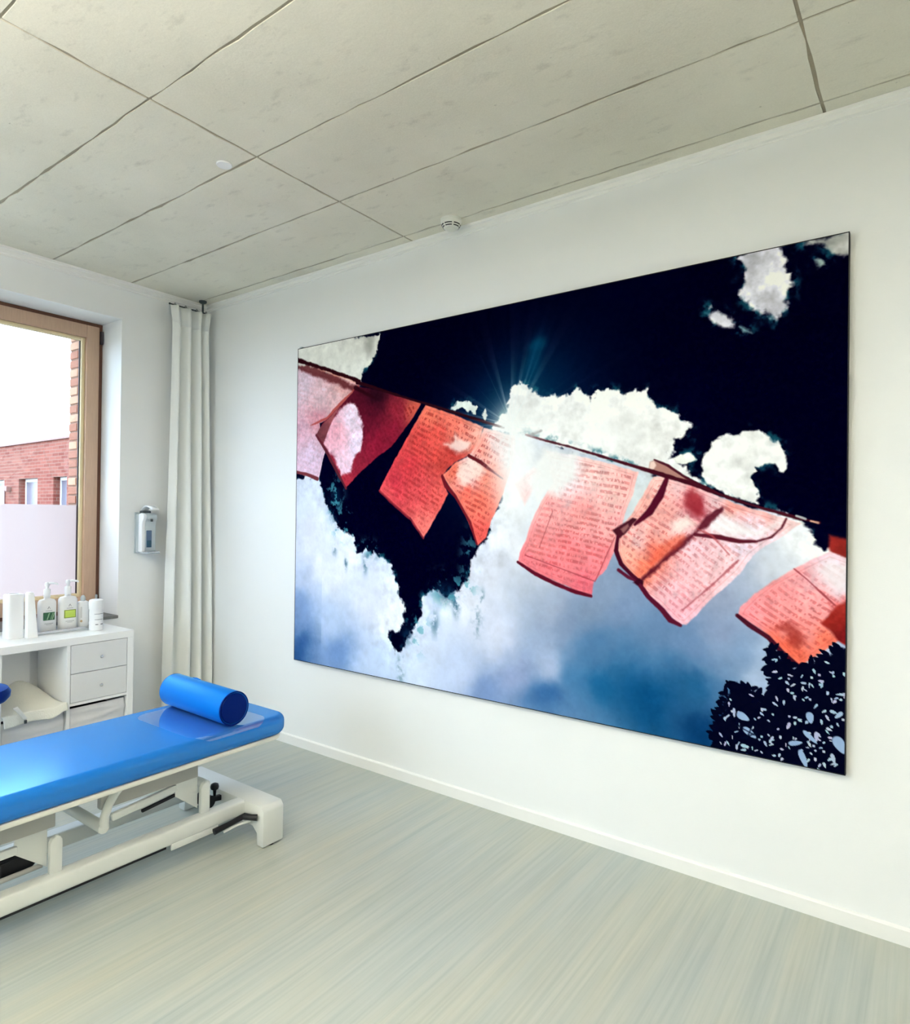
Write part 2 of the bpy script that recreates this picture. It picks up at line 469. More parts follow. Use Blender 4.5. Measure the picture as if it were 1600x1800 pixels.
# ceiling: slab plus formwork panels, each a slightly uneven field between open joints
ceil_o = tag(MB().box(-.6, XR + .3, YB - .3, .3, H + .005, H + .35).build('ceiling', M['joint']), 'raw concrete ceiling with formwork joints', None, kind='structure')
random.seed(4)
xs = [0.0, 2.0132, 4.0463, 6.08, XR]
ys = [0.0, -.0946, -.5803, -1.0677, -1.5488]
while ys[-1] - .486 > YB: ys.append(ys[-1] - .486)
ys.append(YB)
for i in range(len(xs) - 1):
    for j in range(len(ys) - 1):
        g = .0058
        xa, xb, yb_, ya = xs[i] + (g if i else 0), xs[i + 1] - (g if i < len(xs) - 2 else 0), ys[j] - (g if j else 0), ys[j + 1] + (g if j < len(ys) - 2 else 0)
        out = []
        def edge(p, q, n):
            for k in range(n):
                t = k / n
                jit = random.gauss(0, .0026) if k else 0
                dx, dy = q[0] - p[0], q[1] - p[1]; L = math.hypot(dx, dy)
                out.append((p[0] + dx * t - dy / L * jit, p[1] + dy * t + dx / L * jit))
        nl, ns = max(3, int((xb - xa) / .085)), max(2, int((yb_ - ya) / .085))
        edge((xa, ya), (xb, ya), nl); edge((xb, ya), (xb, yb_), ns); edge((xb, yb_), (xa, yb_), nl); edge((xa, yb_), (xa, ya), ns)
        zz = H + random.uniform(-.0006, .0006)
        pb = MB(); bm = pb.bm
        top = [bm.verts.new((x, y, H + .007)) for x, y in out]; low = [bm.verts.new((x, y, zz)) for x, y in out]
        n = len(out); bm.faces.new(low)
        for k in range(n): bm.faces.new((low[k], low[(k + 1) % n], top[(k + 1) % n], top[k]))
        pb.build('concrete_panel', M['concrete'], ceil_o)

# slim cornice profiles, baseboards
def strip_right(name, prof, m, label):
    p = MB().prism([(0, -d, z) for d, z in prof], (XR, 0, 0)); return tag(p.build(name, m), label, None, kind='structure')
def strip_left(name, prof, m, label):
    p = MB().prism([(d, YB, z) for d, z in prof], (0, -YB, 0)); return tag(p.build(name, m), label, None, kind='structure')
corn = [(0, H), (.022, H), (.022, H - .012), (.014, H - .016), (.014, H - .034), (.005, H - .038), (.005, H - .044), (0, H - .046)]
strip_right('trim_1', corn, M['trim'], 'thin white cornice profile above the picture wall')
strip_left('trim_2', [(d * 1.1, H - (H - z) * 1.2) for d, z in corn], M['trim'], 'thin white cornice profile above the window wall')
base = [(0, 0), (.013, 0), (.013, .055), (.009, .060), (0, .062)]
strip_right('baseboard_right', base, M['trim'], 'low white baseboard along the picture wall')
strip_left('baseboard_left', base, M['trim'], 'low white baseboard along the window wall')

# ------------------------------------------------------------------ windows
def make_window(name, P, a0, a1, z0, z1, label, film_z=None, mullions=(), sash=.085):
    """P(a, d, z): a along the wall, d outwards from the room face"""
    def bx(mb, a, b, d0, d1, z_0, z_1, bev=.003):
        p, q = P(a, d0, z_0), P(b, d1, z_1)
        mb.box(min(p[0], q[0]), max(p[0], q[0]), min(p[1], q[1]), max(p[1], q[1]), z_0, z_1, bev)
    fr = MB(); t = .026
    for a, b, c, d in ((a0, a0 + t, z0, z1), (a1 - t, a1, z0, z1), (a0 + t, a1 - t, z0, z0 + t), (a0 + t, a1 - t, z1 - t, z1)):
        bx(fr, a, b, .262, .335, c, d)
    root = tag(fr.build(name, M['timber_shade']), label, None, kind='structure')
    edges = [a0 + t] + list(mullions) + [a1 - t]
    for a, b in zip(edges, edges[1:]):
        lo, hi = z0 + t, z1 - t; s = sash
        def member(nm, *r):
            mb = MB(); bx(mb, *r); return mb.build(nm, M['timber'], root, 'auto')
        member('sash_stile', a + .003, a + s, .245, .325, lo, hi)
        member('sash_stile', b - s, b - .003, .245, .325, lo, hi)
        member('sash_rail', a + s, b - s, .246, .325, lo, lo + s)
        member('sash_rail', a + s, b - s, .246, .325, hi - s, hi)
        gb = MB(); q = .024
        for r in ((a + s, a + s + q, lo + s, hi - s), (b - s - q, b - s, lo + s, hi - s), (a + s + q, b - s - q, lo + s, lo + s + q), (a + s + q, b - s - q, hi - s - q, hi - s)):
            bx(gb, r[0], r[1], .268, .296, r[2], r[3], .004)
        gb.build('glazing_bead', M['bead'], root, 'auto')
        sl = MB()
        for r in ((a + s + q, a + s + q + .006, lo + s, hi - s), (b - s - q - .006, b - s - q, lo + s, hi - s)):
            bx(sl, r[0], r[1], .284, .296, r[2], r[3], 0)
        sl.build('glazing_seal', M['seal'], root)
        pn = MB(); bx(pn, a + s + .01, b - s - .01, .298, .302, lo + s + .01, hi - s - .01, 0)
        pn.build('glass_pane', M['glass'], root)
        if film_z:
            fm = MB(); bx(fm, a + s + q + .006, b - s - q - .006, .2955, .2965, lo + s + q, film_z, 0)
            fm.build('frosted_film', M['film'], root)
    sl = MB(); bx(sl, a0, a1, -.012, .262, z0 - .02, z0, .004)
    sl.build('window_sill', M['stone'], root)
    return root, bx

PL = lambda a, d, z: (-d, a, z)
win1, bx1 = make_window('window_1', PL, WY0, WY1, WZ0, WZ1, 'timber framed window with frosted lower glass', film_z=1.543)
hg = MB(); bx1(hg, WY1 - .020, WY1 - .006, .236, .262, WZ1 - .14, WZ1 - .05, .003); hg.build('hinge', M['seal'], win1)
hg = MB(); bx1(hg, WY1 - .034, WY1 - .02, .236, .262, WZ0 + .05, WZ0 + .12, .003); hg.build('hinge', M['grey_plastic'], win1)
make_window('added_window_2', PL, V0, V1, VZ0, WZ1, 'unseen timber framed window added nearer the viewer for brightness', film_z=1.543)
PB = lambda a, d, z: (a, YB - d, z)
make_window('added_window_3', PB, BX0, BX1, BZ0, BZ1, 'unseen wide timber framed window added behind the viewer for brightness', mullions=(1.45,))
portal('window_portal', (-.36, (WY0 + WY1) / 2, (WZ0 + WZ1) / 2), (0, math.radians(-90), 0), WZ1 - WZ0, WY1 - WY0)
portal('window_portal', (-.36, (V0 + V1) / 2, (VZ0 + WZ1) / 2), (0, math.radians(-90), 0), WZ1 - VZ0, V1 - V0)
portal('window_portal', ((BX0 + BX1) / 2, YB - .36, (BZ0 + BZ1) / 2), (math.radians(90), 0, 0), BX1 - BX0, BZ1 - BZ0)

# ------------------------------------------------------------------ outside: brick leaf, yard, neighbour
OX0, OX1 = -.585, -.345
ow = MB()
ow.box(OX0, OX1, -.697, .3, -.2, H + .35)
ow.box(OX0, OX1, WY0 - .06, -.697, -.2, .78); ow.box(OX0, OX1, WY0 - .06, -.697, 2.86, H + .35)
ow.box(OX0, OX1, V1 - .06, WY0 - .06, -.2, H + .35)
ow.box(OX0, OX1, V0 - .06, V1 - .06, -.2, .78); ow.box(OX0, OX1, V0 - .06, V1 - .06, 2.86, H + .35)
ow.box(OX0, OX1, YB - .3, V0 - .06, -.2, H + .35)
outer = tag(ow.build('wall_outer', M['mortar']), 'brick outer leaf of the window wall seen past the sash', None, kind='structure')
random.seed(8)
bh, course, k, z = .052, .064, 0, .79
while z + bh < 2.86:
    for (xa, xb) in ([(OX0, OX1 - .004)] if k % 2 else [(OX0, (OX0 + OX1) / 2 - .006), ((OX0 + OX1) / 2 + .006, OX1 - .004)]):
        p = random.uniform(.004, .008)
        MB().box(xa - .004, xb, -.697 - p, -.63, z, z + bh, .003, 1).build('brick', M['brick_b'] if random.random() < .35 else M['brick_a'], outer)
    z += course; k += 1
# lead-coloured gap closer between frame and brick leaf
tag(MB().box(-.345, -.30, WY1 - .02, .3, -.2, H + .3).box(-.345, -.30, YB - .3, WY0 + .02, -.2, .8).box(-.345, -.30, WY0 - .1, WY1, WZ1 - .01, H + .3).box(-.345, -.30, WY0 - .1, WY1, -.2, .8).build('wall_cavity', M['mortar']), 'insulation cavity of the window wall', None, kind='structure')
tag(MB().box(-60, 60, -60, 60, -.45, -.22).build('ground', M['ground']), 'light paving in the yard outside', None, kind='structure')

nb = thing('brick_building', 'low red brick building outside the window with flat roof', 'building', (-12, 2.6, -.22))
NY, NT, NX0, NX1 = 2.6, 2.877, -24.0, -4.0
wins = [(-12.25, -11.25), (-10.515, -9.63), (-8.935, -8.38)]
nbw = MB(); x = NX0
ZT = 2.145
for a, b in wins:
    nbw.box(x, a, NY, NY + .36, -.22, ZT); x = b
nbw.box(x, NX1, NY, NY + .36, -.22, ZT)
nbw.box(NX0, NX1, NY, NY + .36, ZT, NT - .04)
nbw.box(NX0, NX1, NY + .36, NY + 6, -.22, NT - .06)
nbw.build('brick_wall', M['masonry'], nb)
MB().box(NX0 - .03, NX1 + .03, NY - .03, NY + .4, NT - .04, NT, .006).build('coping', M['render'], nb)
for a, b in wins:
    f = MB()
    f.box(a, a + .03, NY + .12, NY + .17, -.2, ZT); f.box(b - .07, b, NY + .12, NY + .17, -.2, ZT); f.box(a + .03, b - .07, NY + .12, NY + .17, ZT - .06, ZT)
    fo = f.build('window_frame', M['far_white'], nb)
    MB().box(a + .03, b - .07, NY + .135, NY + .15, -.2, ZT - .06).build('pane', M['far_glass'], fo)
MB().box(-11.00, -10.88, NY - .09, NY, 1.90, 2.00, .01).build('wall_lamp', M['render'], nb)
MB().cyl((-11.22, NY - .05, -.2), (-11.22, NY - .05, 2.0), .05).build('downpipe', M['far_white'], nb, 'auto')
# ------------------------------------------------------------------ treatment couch
CX0, CX1, CYH, CYF = 1.35, 1.945, -.775, -2.80           # cushion extents; head end towards the picture wall
ZC0, ZC1 = .470, .560
couch = thing('treatment_couch', 'blue padded treatment couch on white height adjustable steel base', 'couch', (1.65, -1.85, 0))
cu = slab(MB(), CX0, CX1, CYF, CYH, ZC0, ZC1, .09, .034, 10, 6).build('cushion', M['vinyl'], couch, 'auto')
slab(MB(), CX0 + .012, CX1 - .012, CYF + .012, CYH - .02, ZC0 - .018, ZC0 + .002, .08, .004, 8, 2).build('platform_board', M['plastic_warm'], couch, 'auto')
# upper rails
MB().box(1.765, 1.80, CYF + .1, -1.745, .345, .452, .006).build('upper_rail', M['steel_grey'], couch, 'auto')
MB().box(1.765, 1.80, -1.585, -1.17, .345, .452, .006).build('upper_rail', M['steel_grey'], couch, 'auto')
MB().box(1.43, 1.465, CYF + .1, -.98, .345, .452, .006).build('upper_rail', M['steel_grey'], couch, 'auto')
# base: two long beams, transverse feet
def beam_profile(mb, x0, x1, y0, y1, z0, z1, b): mb.box(x0, x1, y0, y1, z0, z1, b, 3); return mb
beam = beam_profile(MB(), 1.785, 1.848, -2.68, -.94, .120, .185, .010)
beam.box(1.838, 1.848, -1.32, -1.10, .098, .125, .002)
beam.build('base_beam', M['steel'], couch, 'auto')
MB().box(1.790, 1.843, -2.66, -1.34, .112, .121).build('under_beam_strip', M['black'], couch)  # thin black strip along the underside of the near beam
beam_profile(MB(), 1.445, 1.515, -2.68, -.94, .120, .185, .010).build('base_beam', M['steel'], couch, 'auto')
for y0, y1, tagl in ((-.965, -.850, 'head'), (-2.78, -2.665, 'foot')):
    prof = [(1.31, 0), (1.36, 0), (1.365, .06), (1.385, .085), (1.905, .085), (1.935, .06), (1.938, .006), (1.982, .006), (1.984, .165), (1.966, .187), (1.33, .187), (1.31, .168)]
    MB().prism([(x, y0, z) for x, z in prof], (0, y1 - y0, 0), .007).build('foot_beam', M['steel'], couch, 'auto')
MB().cyl((1.958, -.908, 0), (1.958, -.908, .012), .018).build('foot_glide', M['black'], couch)
MB().cyl((1.335, -.908, 0), (1.335, -.908, .012), .018).build('foot_glide', M['black'], couch)
# posts, gussets
for py in (-1.750, -1.145):
    pr = [(py - .020, .183), (py + .022, .183), (py + .022, .300), (py + .014, .314), (py + .002, .318), (py - .012, .310), (py - .020, .295)]
    MB().prism([(1.795, y, z) for y, z in pr], (.022, 0, 0), .003).build('post', M['steel'], couch, 'auto')
    g = [(py - .015, .20), (py - .015, .345), (py - .12, .345), (py - .12, .285)]
    MB().prism([(1.770, y, z) for y, z in g], (.008, 0, 0)).build('gusset', M['steel'], couch)
    MB().prism([(1.500, y, z) for y, z in pr], (.022, 0, 0), .003).build('post', M['steel'], couch, 'auto')
# scissor bars and cross tube
MB().bar((1.805, -1.548, .308), (1.775, -1.262, .322), .020, .030, .005).build('link_bar', M['steel'], couch, 'auto')
MB().bar((1.785, -2.30, .300), (1.785, -1.865, .305), .020, .030, .005).build('link_bar', M['steel'], couch, 'auto')
MB().cyl((1.812, -1.578, .279), (1.44, -1.578, .279), .0215, n=28, bev=.003).build('cross_tube', M['steel'], couch, 'auto')
MB().tube([(1.800, -1.50, .430), (1.803, -1.535, .395), (1.805, -1.560, .360), (1.806, -1.573, .32), (1.806, -1.577, .285)], .017, 12).build('curved_bracket', M['steel'], couch, 'auto')
MB().cyl((1.80, -1.13, .30), (1.44, -1.13, .30), .018).build('cross_tube', M['steel'], couch, 'auto')
# lift gear below: black push rods, stop, drive housing
MB().bar((1.775, -1.41, .275), (1.770, -1.24, .292), .012, .012, .002).build('push_rod', M['black'], couch)
MB().cyl((1.73, -2.2, .235), (1.73, -1.80, .262), .008).build('push_rod', M['black'], couch)
MB().prism([(1.71, -1.90, .19), (1.71, -1.80, .20), (1.71, -1.77, .225), (1.71, -1.815, .262), (1.71, -1.90, .25)], (.03, 0, 0), .004).build('drive_housing', M['black'], couch)
MB().cyl((1.76, -2.3, .195), (1.76, -1.775, .205), .009).build('foot_switch_bar', M['steel_grey'], couch)
kn = MB().lathe((1.66, -.995, .196), [(.006, -.03), (.008, 0), (.017, .004), (.020, .014), (.017, .026), (.008, .031)], 16).build('knob', M['black'], couch, 'auto')
MB().cyl((1.70, -1.045, .165), (1.62, -1.045, .165), .028, n=20).build('castor_wheel', M['black'], couch, 'auto')
MB().bar((1.66, -.96, .15), (1.66, -1.06, .165), .02, .025).build('castor_arm', M['black'], couch)
# release lever beside the foot
lv = MB().tube([(1.945, -.968, .135), (1.925, -.985, .137), (1.890, -1.00, .137)], [.014, .013, .015], 12).build('lever_pivot', M['black'], couch, 'auto')
MB().tube([(1.890, -1.00, .137), (1.878, -1.06, .124), (1.868, -1.135, .112)], [.013, .012, .014], 12).build('release_lever', M['black'], couch, 'auto')
MB().tube([(1.905, -.975, .112), (1.885, -1.03, .108), (1.872, -1.09, .096)], .006, 8).build('lever_guard', M['steel'], couch, 'auto')

# clear protective sheet on the head end
sh = MB(); bm = sh.bm
sp_ = rrect(1.425, 1.9425, -1.275, -.895, .075, 10)
bm.faces.new([bm.verts.new((x, y, ZC1 + .0012)) for x, y in sp_])
for px_ in (1.911, 1.918, 1.925, 1.931, 1.937):
    bmesh.ops.bisect_plane(bm, geom=bm.verts[:] + bm.edges[:] + bm.faces[:], plane_co=(px_, 0, 0), plane_no=(1, 0, 0))
for v in bm.verts:                                             # follows the soft near edge of the cushion
    t = v.co.x - 1.911
    if t > 0: v.co.z -= .034 - math.sqrt(max(.034 ** 2 - min(t, .0338) ** 2, 0))
tag(sh.build('protective_sheet', M['sheet'], None, 'auto'), 'clear plastic sheet with rounded corners lying under the bolster', 'cover')

# bolster with piped ends
BC = Vector((0, -1.055, ZC1 + .0015 + .0755)); BR = .075
bo = thing('bolster', 'bright blue cylindrical bolster on the head end of the couch', 'bolster', (1.65, BC.y, ZC1))
ax = Vector((.50, -.012, 0)); a0 = Vector((1.395, BC.y + .006, BC.z)); a1 = a0 + ax
MB().cyl(a0, a1, BR, n=56, bev=.006).build('body', M['vinyl_soft'], bo, 'auto')
MB().cyl(a1 - ax.normalized() * .002, a1 + ax.normalized() * .004, BR - .006, BR - .012, n=56).build('end_panel', M['navy'], bo, 'auto')
MB().cyl(a0 + ax.normalized() * .002, a0 - ax.normalized() * .004, BR - .006, BR - .012, n=56).build('end_panel', M['navy'], bo, 'auto')
for e in (a0, a1):
    ring = [e + Vector((0, math.cos(t) * (BR - .003), math.sin(t) * (BR - .003))) for t in [2 * math.pi * i / 48 for i in range(49)]]
    MB().tube(ring, .0035, 8).build('piping', M['navy'] if e is a1 else M['vinyl_soft'], bo, 'auto')
MB().tube([a0.lerp(a1, t) + Vector((0, .02, .0725)) for t in (.27, .33, .39)], [.003, .006, .003], 8).build('zip_end', M['vinyl_soft'], bo, 'auto')

# ------------------------------------------------------------------ blue stool between couch and cabinet
st = thing('rolling_stool', 'dark blue round stool seat cut off by the left photo edge', 'stool', (.655, -1.668, 0))
MB().lathe((.655, -1.668, .568), [(.12, 0), (.155, .004), (.17, .022), (.172, .045), (.160, .064), (.12, .072), (.01, .074)], 40).build('seat', M['navy'], st, 'auto')
MB().cyl((.655, -1.668, .12), (.655, -1.668, .57), .022).build('gas_column', M['chrome'], st, 'auto')
for i in range(5):
    a = 2 * math.pi * i / 5 + .3; e = (.655 + .22 * math.cos(a), -1.668 + .22 * math.sin(a))
    MB().bar((.655, -1.668, .12), (e[0], e[1], .085), .03, .028).build('base_arm', M['black'], st, 'auto')
    MB().cyl((e[0] - .012 * math.sin(a), e[1] + .012 * math.cos(a), .028), (e[0] + .012 * math.sin(a), e[1] - .012 * math.cos(a), .028), .028, bev=.004).cyl((e[0], e[1], .03), (e[0], e[1], .085), .007).build('castor', M['black'], st, 'auto')

# ------------------------------------------------------------------ cabinet under the window
KX0, KX1, KY0, KY1, KT = .023, .413, -1.482, -.737, .775
ca = thing('cabinet', 'white cube shelving cabinet with drawers below the window', 'cabinet', (.2, -1.11, 0))
MB().box(KX0, KX1, KY0, KY1, KT - .042, KT, .0015).build('top_panel', M['white_lacquer'], ca)
MB().box(KX0, KX1, KY1 - .038, KY1, 0, KT - .042, .0015).build('side_panel', M['white_lacquer'], ca)
MB().box(KX0, KX1, KY0, KY0 + .038, 0, KT - .042, .0015).build('side_panel', M['white_lacquer'], ca)
MB().box(KX0, KX1, KY0 + .038, KY1 - .038, 0, .040, .0015).build('bottom_panel', M['white_lacquer'], ca)
MB().box(KX0 + .001, KX1 - .001, -1.120, -1.102, .040, KT - .042, .001).build('divider', M['white_lacquer'], ca)
MB().box(KX0 + .001, KX1 - .001, KY0 + .038, -1.120, .383, .399, .001).build('shelf', M['white_lacquer'], ca)
MB().box(KX0 + .001, KX1 - .001, -1.102, KY1 - .038, .383, .399, .001).build('shelf', M['white_lacquer'], ca)
MB().box(KX0, KX0 + .006, KY0 + .038, -1.165, .040, KT - .042).build('back_panel', M['white_lacquer'], ca)
for z0, z1, kz in ((.5675, .7305, .645), (.4015, .5640, .477)):
    d = MB().box(KX1 - .016, KX1 - .001, -1.0985, -.7785, z0, z1, .0012)
    d.box(KX0 + .03, KX1 - .016, -1.090, -.787, z0 + .01, z1 - .03)
    dr = d.build('drawer', M['drawer'], ca)
    MB().cyl((KX1 - .001, -.934, kz), (KX1 + .010, -.934, kz), .0045).cyl((KX1 + .010, -.934, kz), (KX1 + .016, -.934, kz), .0095, bev=.002).build('knob', M['chrome'], dr, 'auto')

def storage_box(y0, y1, ztop, seed, label, sag):
    bxo = thing('storage_box', label, 'storage box', (.22, (y0 + y1) / 2, .041), 'white cloth boxes in the lower cabinet row')
    rnd = random.Random(seed); ph = [rnd.uniform(0, 6) for _ in range(5)]
    def front(u, v):
        y = y0 + (y1 - y0) * u; z = .041 + (ztop - sag * (1 - u) ** 2 - .041) * v
        fold = .004 * math.sin(9 * v * 1.2 + 4 * u + ph[0]) * v + .007 * math.exp(-((v - .80 - .05 * math.sin(4 * u + ph[1])) / .05) ** 2) + .004 * math.exp(-((v - .92 + .03 * u) / .03) ** 2)
        return (KX1 - .022 + fold, y, z)
    solidify(link('front_panel', grid_mesh('front_panel', front, 26, 40), M['fabric_box'], bxo, True), .006, -1)
    b = MB()
    b.box(.05, KX1 - .03, y0, y0 + .005, .041, ztop - .012).box(.05, KX1 - .03, y1 - .005, y1, .041, ztop - .012).box(.05, .055, y0, y1, .041, ztop - .012).box(.05, KX1 - .03, y0, y1, .041, .046)
    b.build('side_walls', M['fabric_box'], bxo)
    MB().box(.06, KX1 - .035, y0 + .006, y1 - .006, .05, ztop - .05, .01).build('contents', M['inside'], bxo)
storage_box(-1.098, -.779, .366, 3, 'white cloth storage box under the two small drawers', .004)
storage_box(-1.440, -1.124, .368, 9, 'white cloth storage box under the shelf with the cream towel', .006)

# cream towel on the open shelf, drooping over the edge
def tw(u, v):
    y = -1.440 + .318 * u
    yy = -1.4385 + .3155 * u
    if v < .80:
        x = .035 + (.425 - .035) * v / .80
        k = v / .80
        z = .408 + .085 * math.exp(-((u - .66) / .26) ** 2 - (k / .26) ** 2) + .030 * math.exp(-((u - .93) / .14) ** 2) * (.3 + .7 * k) + .008 * math.sin(7 * u + 5 * k) + .012 * math.sin(3.1 * k + 2 * u)
        y_ = yy
        if u > .86: y_ -= .015 * (u - .86) / .14 * (1 - k)
    else:
        k = (v - .80) / .20
        x = .425 + .018 * math.sin(k * math.pi * .5) + .004 * math.sin(9 * u)
        z = .408 + .030 * math.exp(-((u - .93) / .14) ** 2) + .008 * math.sin(7 * u + 5) + .012 * math.sin(3.1 + 2 * u) - (.055 - .012 * u) * k
        y_ = yy
    return (x, y_, max(z, .405) if v < .8 else z)
tl = link('towel', grid_mesh('towel', tw, 44, 50), M['towel'], None, True); solidify(tl, .010, 1)
tag(tl, 'cream towel spread on the open cabinet shelf hanging over its edge', 'towel')
tg = solidify(link('hanging_loop', grid_mesh('hanging_loop', lambda u, v: (.455 + .004 * math.sin(3 * v), -1.405 + .055 * v + .022 * u * (1 - .3 * v), .452 - .075 * v + .006 * u), 4, 10), M['curtain'], tl, True), .004)
MB().box(.452, .462, -1.350, -1.338, .358, .376, .001).build('wash_label', M['rail'], tl)

# ------------------------------------------------------------------ things on the cabinet
T = KT
bx_ = thing('tissue_box', 'tall plain white box leftmost on the cabinet top', 'box', (.168, -1.306, T))
MB().lathe((.168, -1.306, T), [(.040, 0), (.044, .004), (.044, .246), (.041, .252)], 40, 1.0, 1.0, 5.0).build('body', M['plastic'], bx_, 'auto')
MB().lathe((.168, -1.306, T + .251), [(.030, 0), (.030, .003), (.024, .004), (.022, .001)], 28, 1.1, .8).build('lid', M['plastic'], bx_, 'auto')
wd = MB().prism([(.20, -1.262, T), (.20, -1.205, T), (.20, -1.228, T + .256), (.20, -1.262, T + .256)], (.045, 0, 0), .004)
wedge = thing('paper_holder', 'white tapering stand beside the tall plain white box', 'holder', (.22, -1.235, T))
wd.build('body', M['white_lacquer'], wedge, 'auto')
MB().box(.205, .240, -1.258, -1.232, T + .250, T + .262, .003).build('paper_stack', M['plastic'], wedge)

tr = thing('tray', 'low glass tray under the pump bottles', 'tray', (.12, -1.02, T))
MB().box(.045, .185, -1.195, -.868, T, T + .006, .002).build('base', M['grey_plastic'], tr)
tf = MB(); tf.box(.179, .185, -1.195, -.868, T + .005, T + .020, .0015); tf.box(.045, .051, -1.195, -.868, T + .005, T + .020, .0015); tf.box(.051, .179, -.874, -.868, T + .005, T + .020, .0015); tf.box(.051, .179, -1.195, -1.189, T + .005, T + .020, .0015)
tf.build('rim', M['chrome'], tr)
T2 = T + .0062
M['label_dark'] = mat('dark_green_label', rgb(22, 70, 46), .5, .3, var=.5, vscale=60, var_col=rgb(70, 120, 90))
M['label_lime'] = mat('lime_label', rgb(168, 200, 70), .5, .3, var=.3, vscale=50, var_col=rgb(205, 220, 120))
M['label_streak'] = mat('pale_green_print', rgb(150, 184, 150), .5)
M['ink'] = mat('grey_print', rgb(120, 124, 130), .6, .2)
M['label_edge'] = mat('olive_label_edge', rgb(120, 140, 60), .6, .2)

def pump_bottle(cx, cy, w, h, label, lab_mat, streaks):
    b = thing('pump_bottle', label, 'bottle', (cx, cy, T2), 'pump bottles on the tray')
    hw = w / 2
    MB().lathe((cx, cy, T2), [(hw * .93, 0), (hw, .006), (hw, h - .035), (hw * .97, h - .018), (hw * .80, h - .005), (hw * .42, h), (.016, h + .004), (.016, h + .012)], 40, .62, 1.0, 3.4).build('body', M['plastic'], b, 'auto')
    MB().lathe((cx, cy, T2 + h + .010), [(.0175, 0), (.0185, .002), (.0185, .044), (.016, .048)], 26).build('collar', M['plastic'], b, 'auto')
    pm = MB().cyl((cx, cy, T2 + h + .056), (cx, cy, T2 + h + .076), .009)
    pm.lathe((cx, cy, T2 + h + .074), [(.011, 0), (.013, .003), (.013, .020), (.009, .025)], 20)
    pm.tube([(cx, cy, T2 + h + .091), (cx + .012, cy + .018, T2 + h + .093), (cx + .026, cy + .042, T2 + h + .090), (cx + .029, cy + .048, T2 + h + .082)], [.008, .007, .0055, .005], 12)
    pm.build('pump_head', M['plastic'], b, 'auto')
    # flat printed label on the face towards the room
    fx = cx + hw * .62 + .0004
    lz = T2 + h * .36; lh = h * .24; ly0, ly1 = cy - hw * .62, cy + hw * .66
    MB().box(fx - .003, fx + .0006, ly0, ly1, lz, lz + lh, .0004, 1).build('label_panel', lab_mat, b)
    if streaks:
        s = MB()
        for o_, t_ in ((.28, .006), (.62, .003), (.74, .005)):
            yc = ly0 + (ly1 - ly0) * o_
            s.prism([(fx + .0007, yc, lz + .004), (fx + .0007, yc + t_, lz + .004), (fx + .0007, yc + t_ + .012, lz + lh - .004), (fx + .0007, yc + .012, lz + lh - .004)], (.0004, 0, 0))
        s.build('label_print', M['label_streak'], b)
    else:
        s = MB()
        s.box(fx + .0004, fx + .0010, ly0, ly1, lz, lz + .004).box(fx + .0004, fx + .0010, ly0, ly1, lz + lh - .004, lz + lh).box(fx + .0004, fx + .0010, ly0, ly0 + .004, lz, lz + lh).box(fx + .0004, fx + .0010, ly1 - .004, ly1, lz, lz + lh)
        s.build('label_border', M['label_edge'], b)
    em = MB(); ez = T2 + h * .70                      # small caret-like emblem and a line of fine print
    em.prism([(fx, cy - .008, ez), (fx, cy - .005, ez), (fx, cy + .001, ez + .013), (fx, cy - .001, ez + .015)], (.0008, 0, 0))
    em.prism([(fx, cy + .008, ez), (fx, cy + .006, ez), (fx, cy - .001, ez + .015), (fx, cy + .001, ez + .015)], (.0008, 0, 0))
    em.box(fx, fx + .0008, cy - .018, cy + .018, ez - .011, ez - .009)
    em.build('emblem', M['ink'], b)
    MB().box(fx, fx + .0008, cy - .024, cy + .024, lz - .020, lz - .018).box(fx, fx + .0008, cy - .015, cy + .015, lz - .027, lz - .0255).build('fine_print', M['ink'], b)
pump_bottle(.118, -1.112, .096, .196, 'white pump bottle with dark green label on the tray', M['label_dark'], True)
pump_bottle(.128, -1.000, .102, .204, 'white pump bottle with lime green label on the tray', M['label_lime'], False)

s3 = thing('squeeze_bottle', 'small white flip cap bottle beside the lime labelled pump bottle', 'bottle', (.120, -.908, T2))
MB().lathe((.120, -.908, T2), [(.030, 0), (.032, .005), (.032, .150), (.028, .160), (.016, .165)], 32, .7, 1, 3).build('body', M['plastic'], s3, 'auto')
MB().lathe((.120, -.908, T2 + .163), [(.013, 0), (.015, .003), (.014, .022), (.008, .034), (.005, .036)], 20).build('cap', M['grey_plastic'], s3, 'auto')
MB().cyl((.1418, -.926, T2 + .042), (.1432, -.926, T2 + .042), .007).build('badge', mat('sand_badge', rgb(196, 168, 130), .5), s3)
MB().box(.1415, .1428, -.930, -.922, T2 + .062, T2 + .13).build('side_print', mat('pale_print', rgb(205, 205, 205), .5), s3)

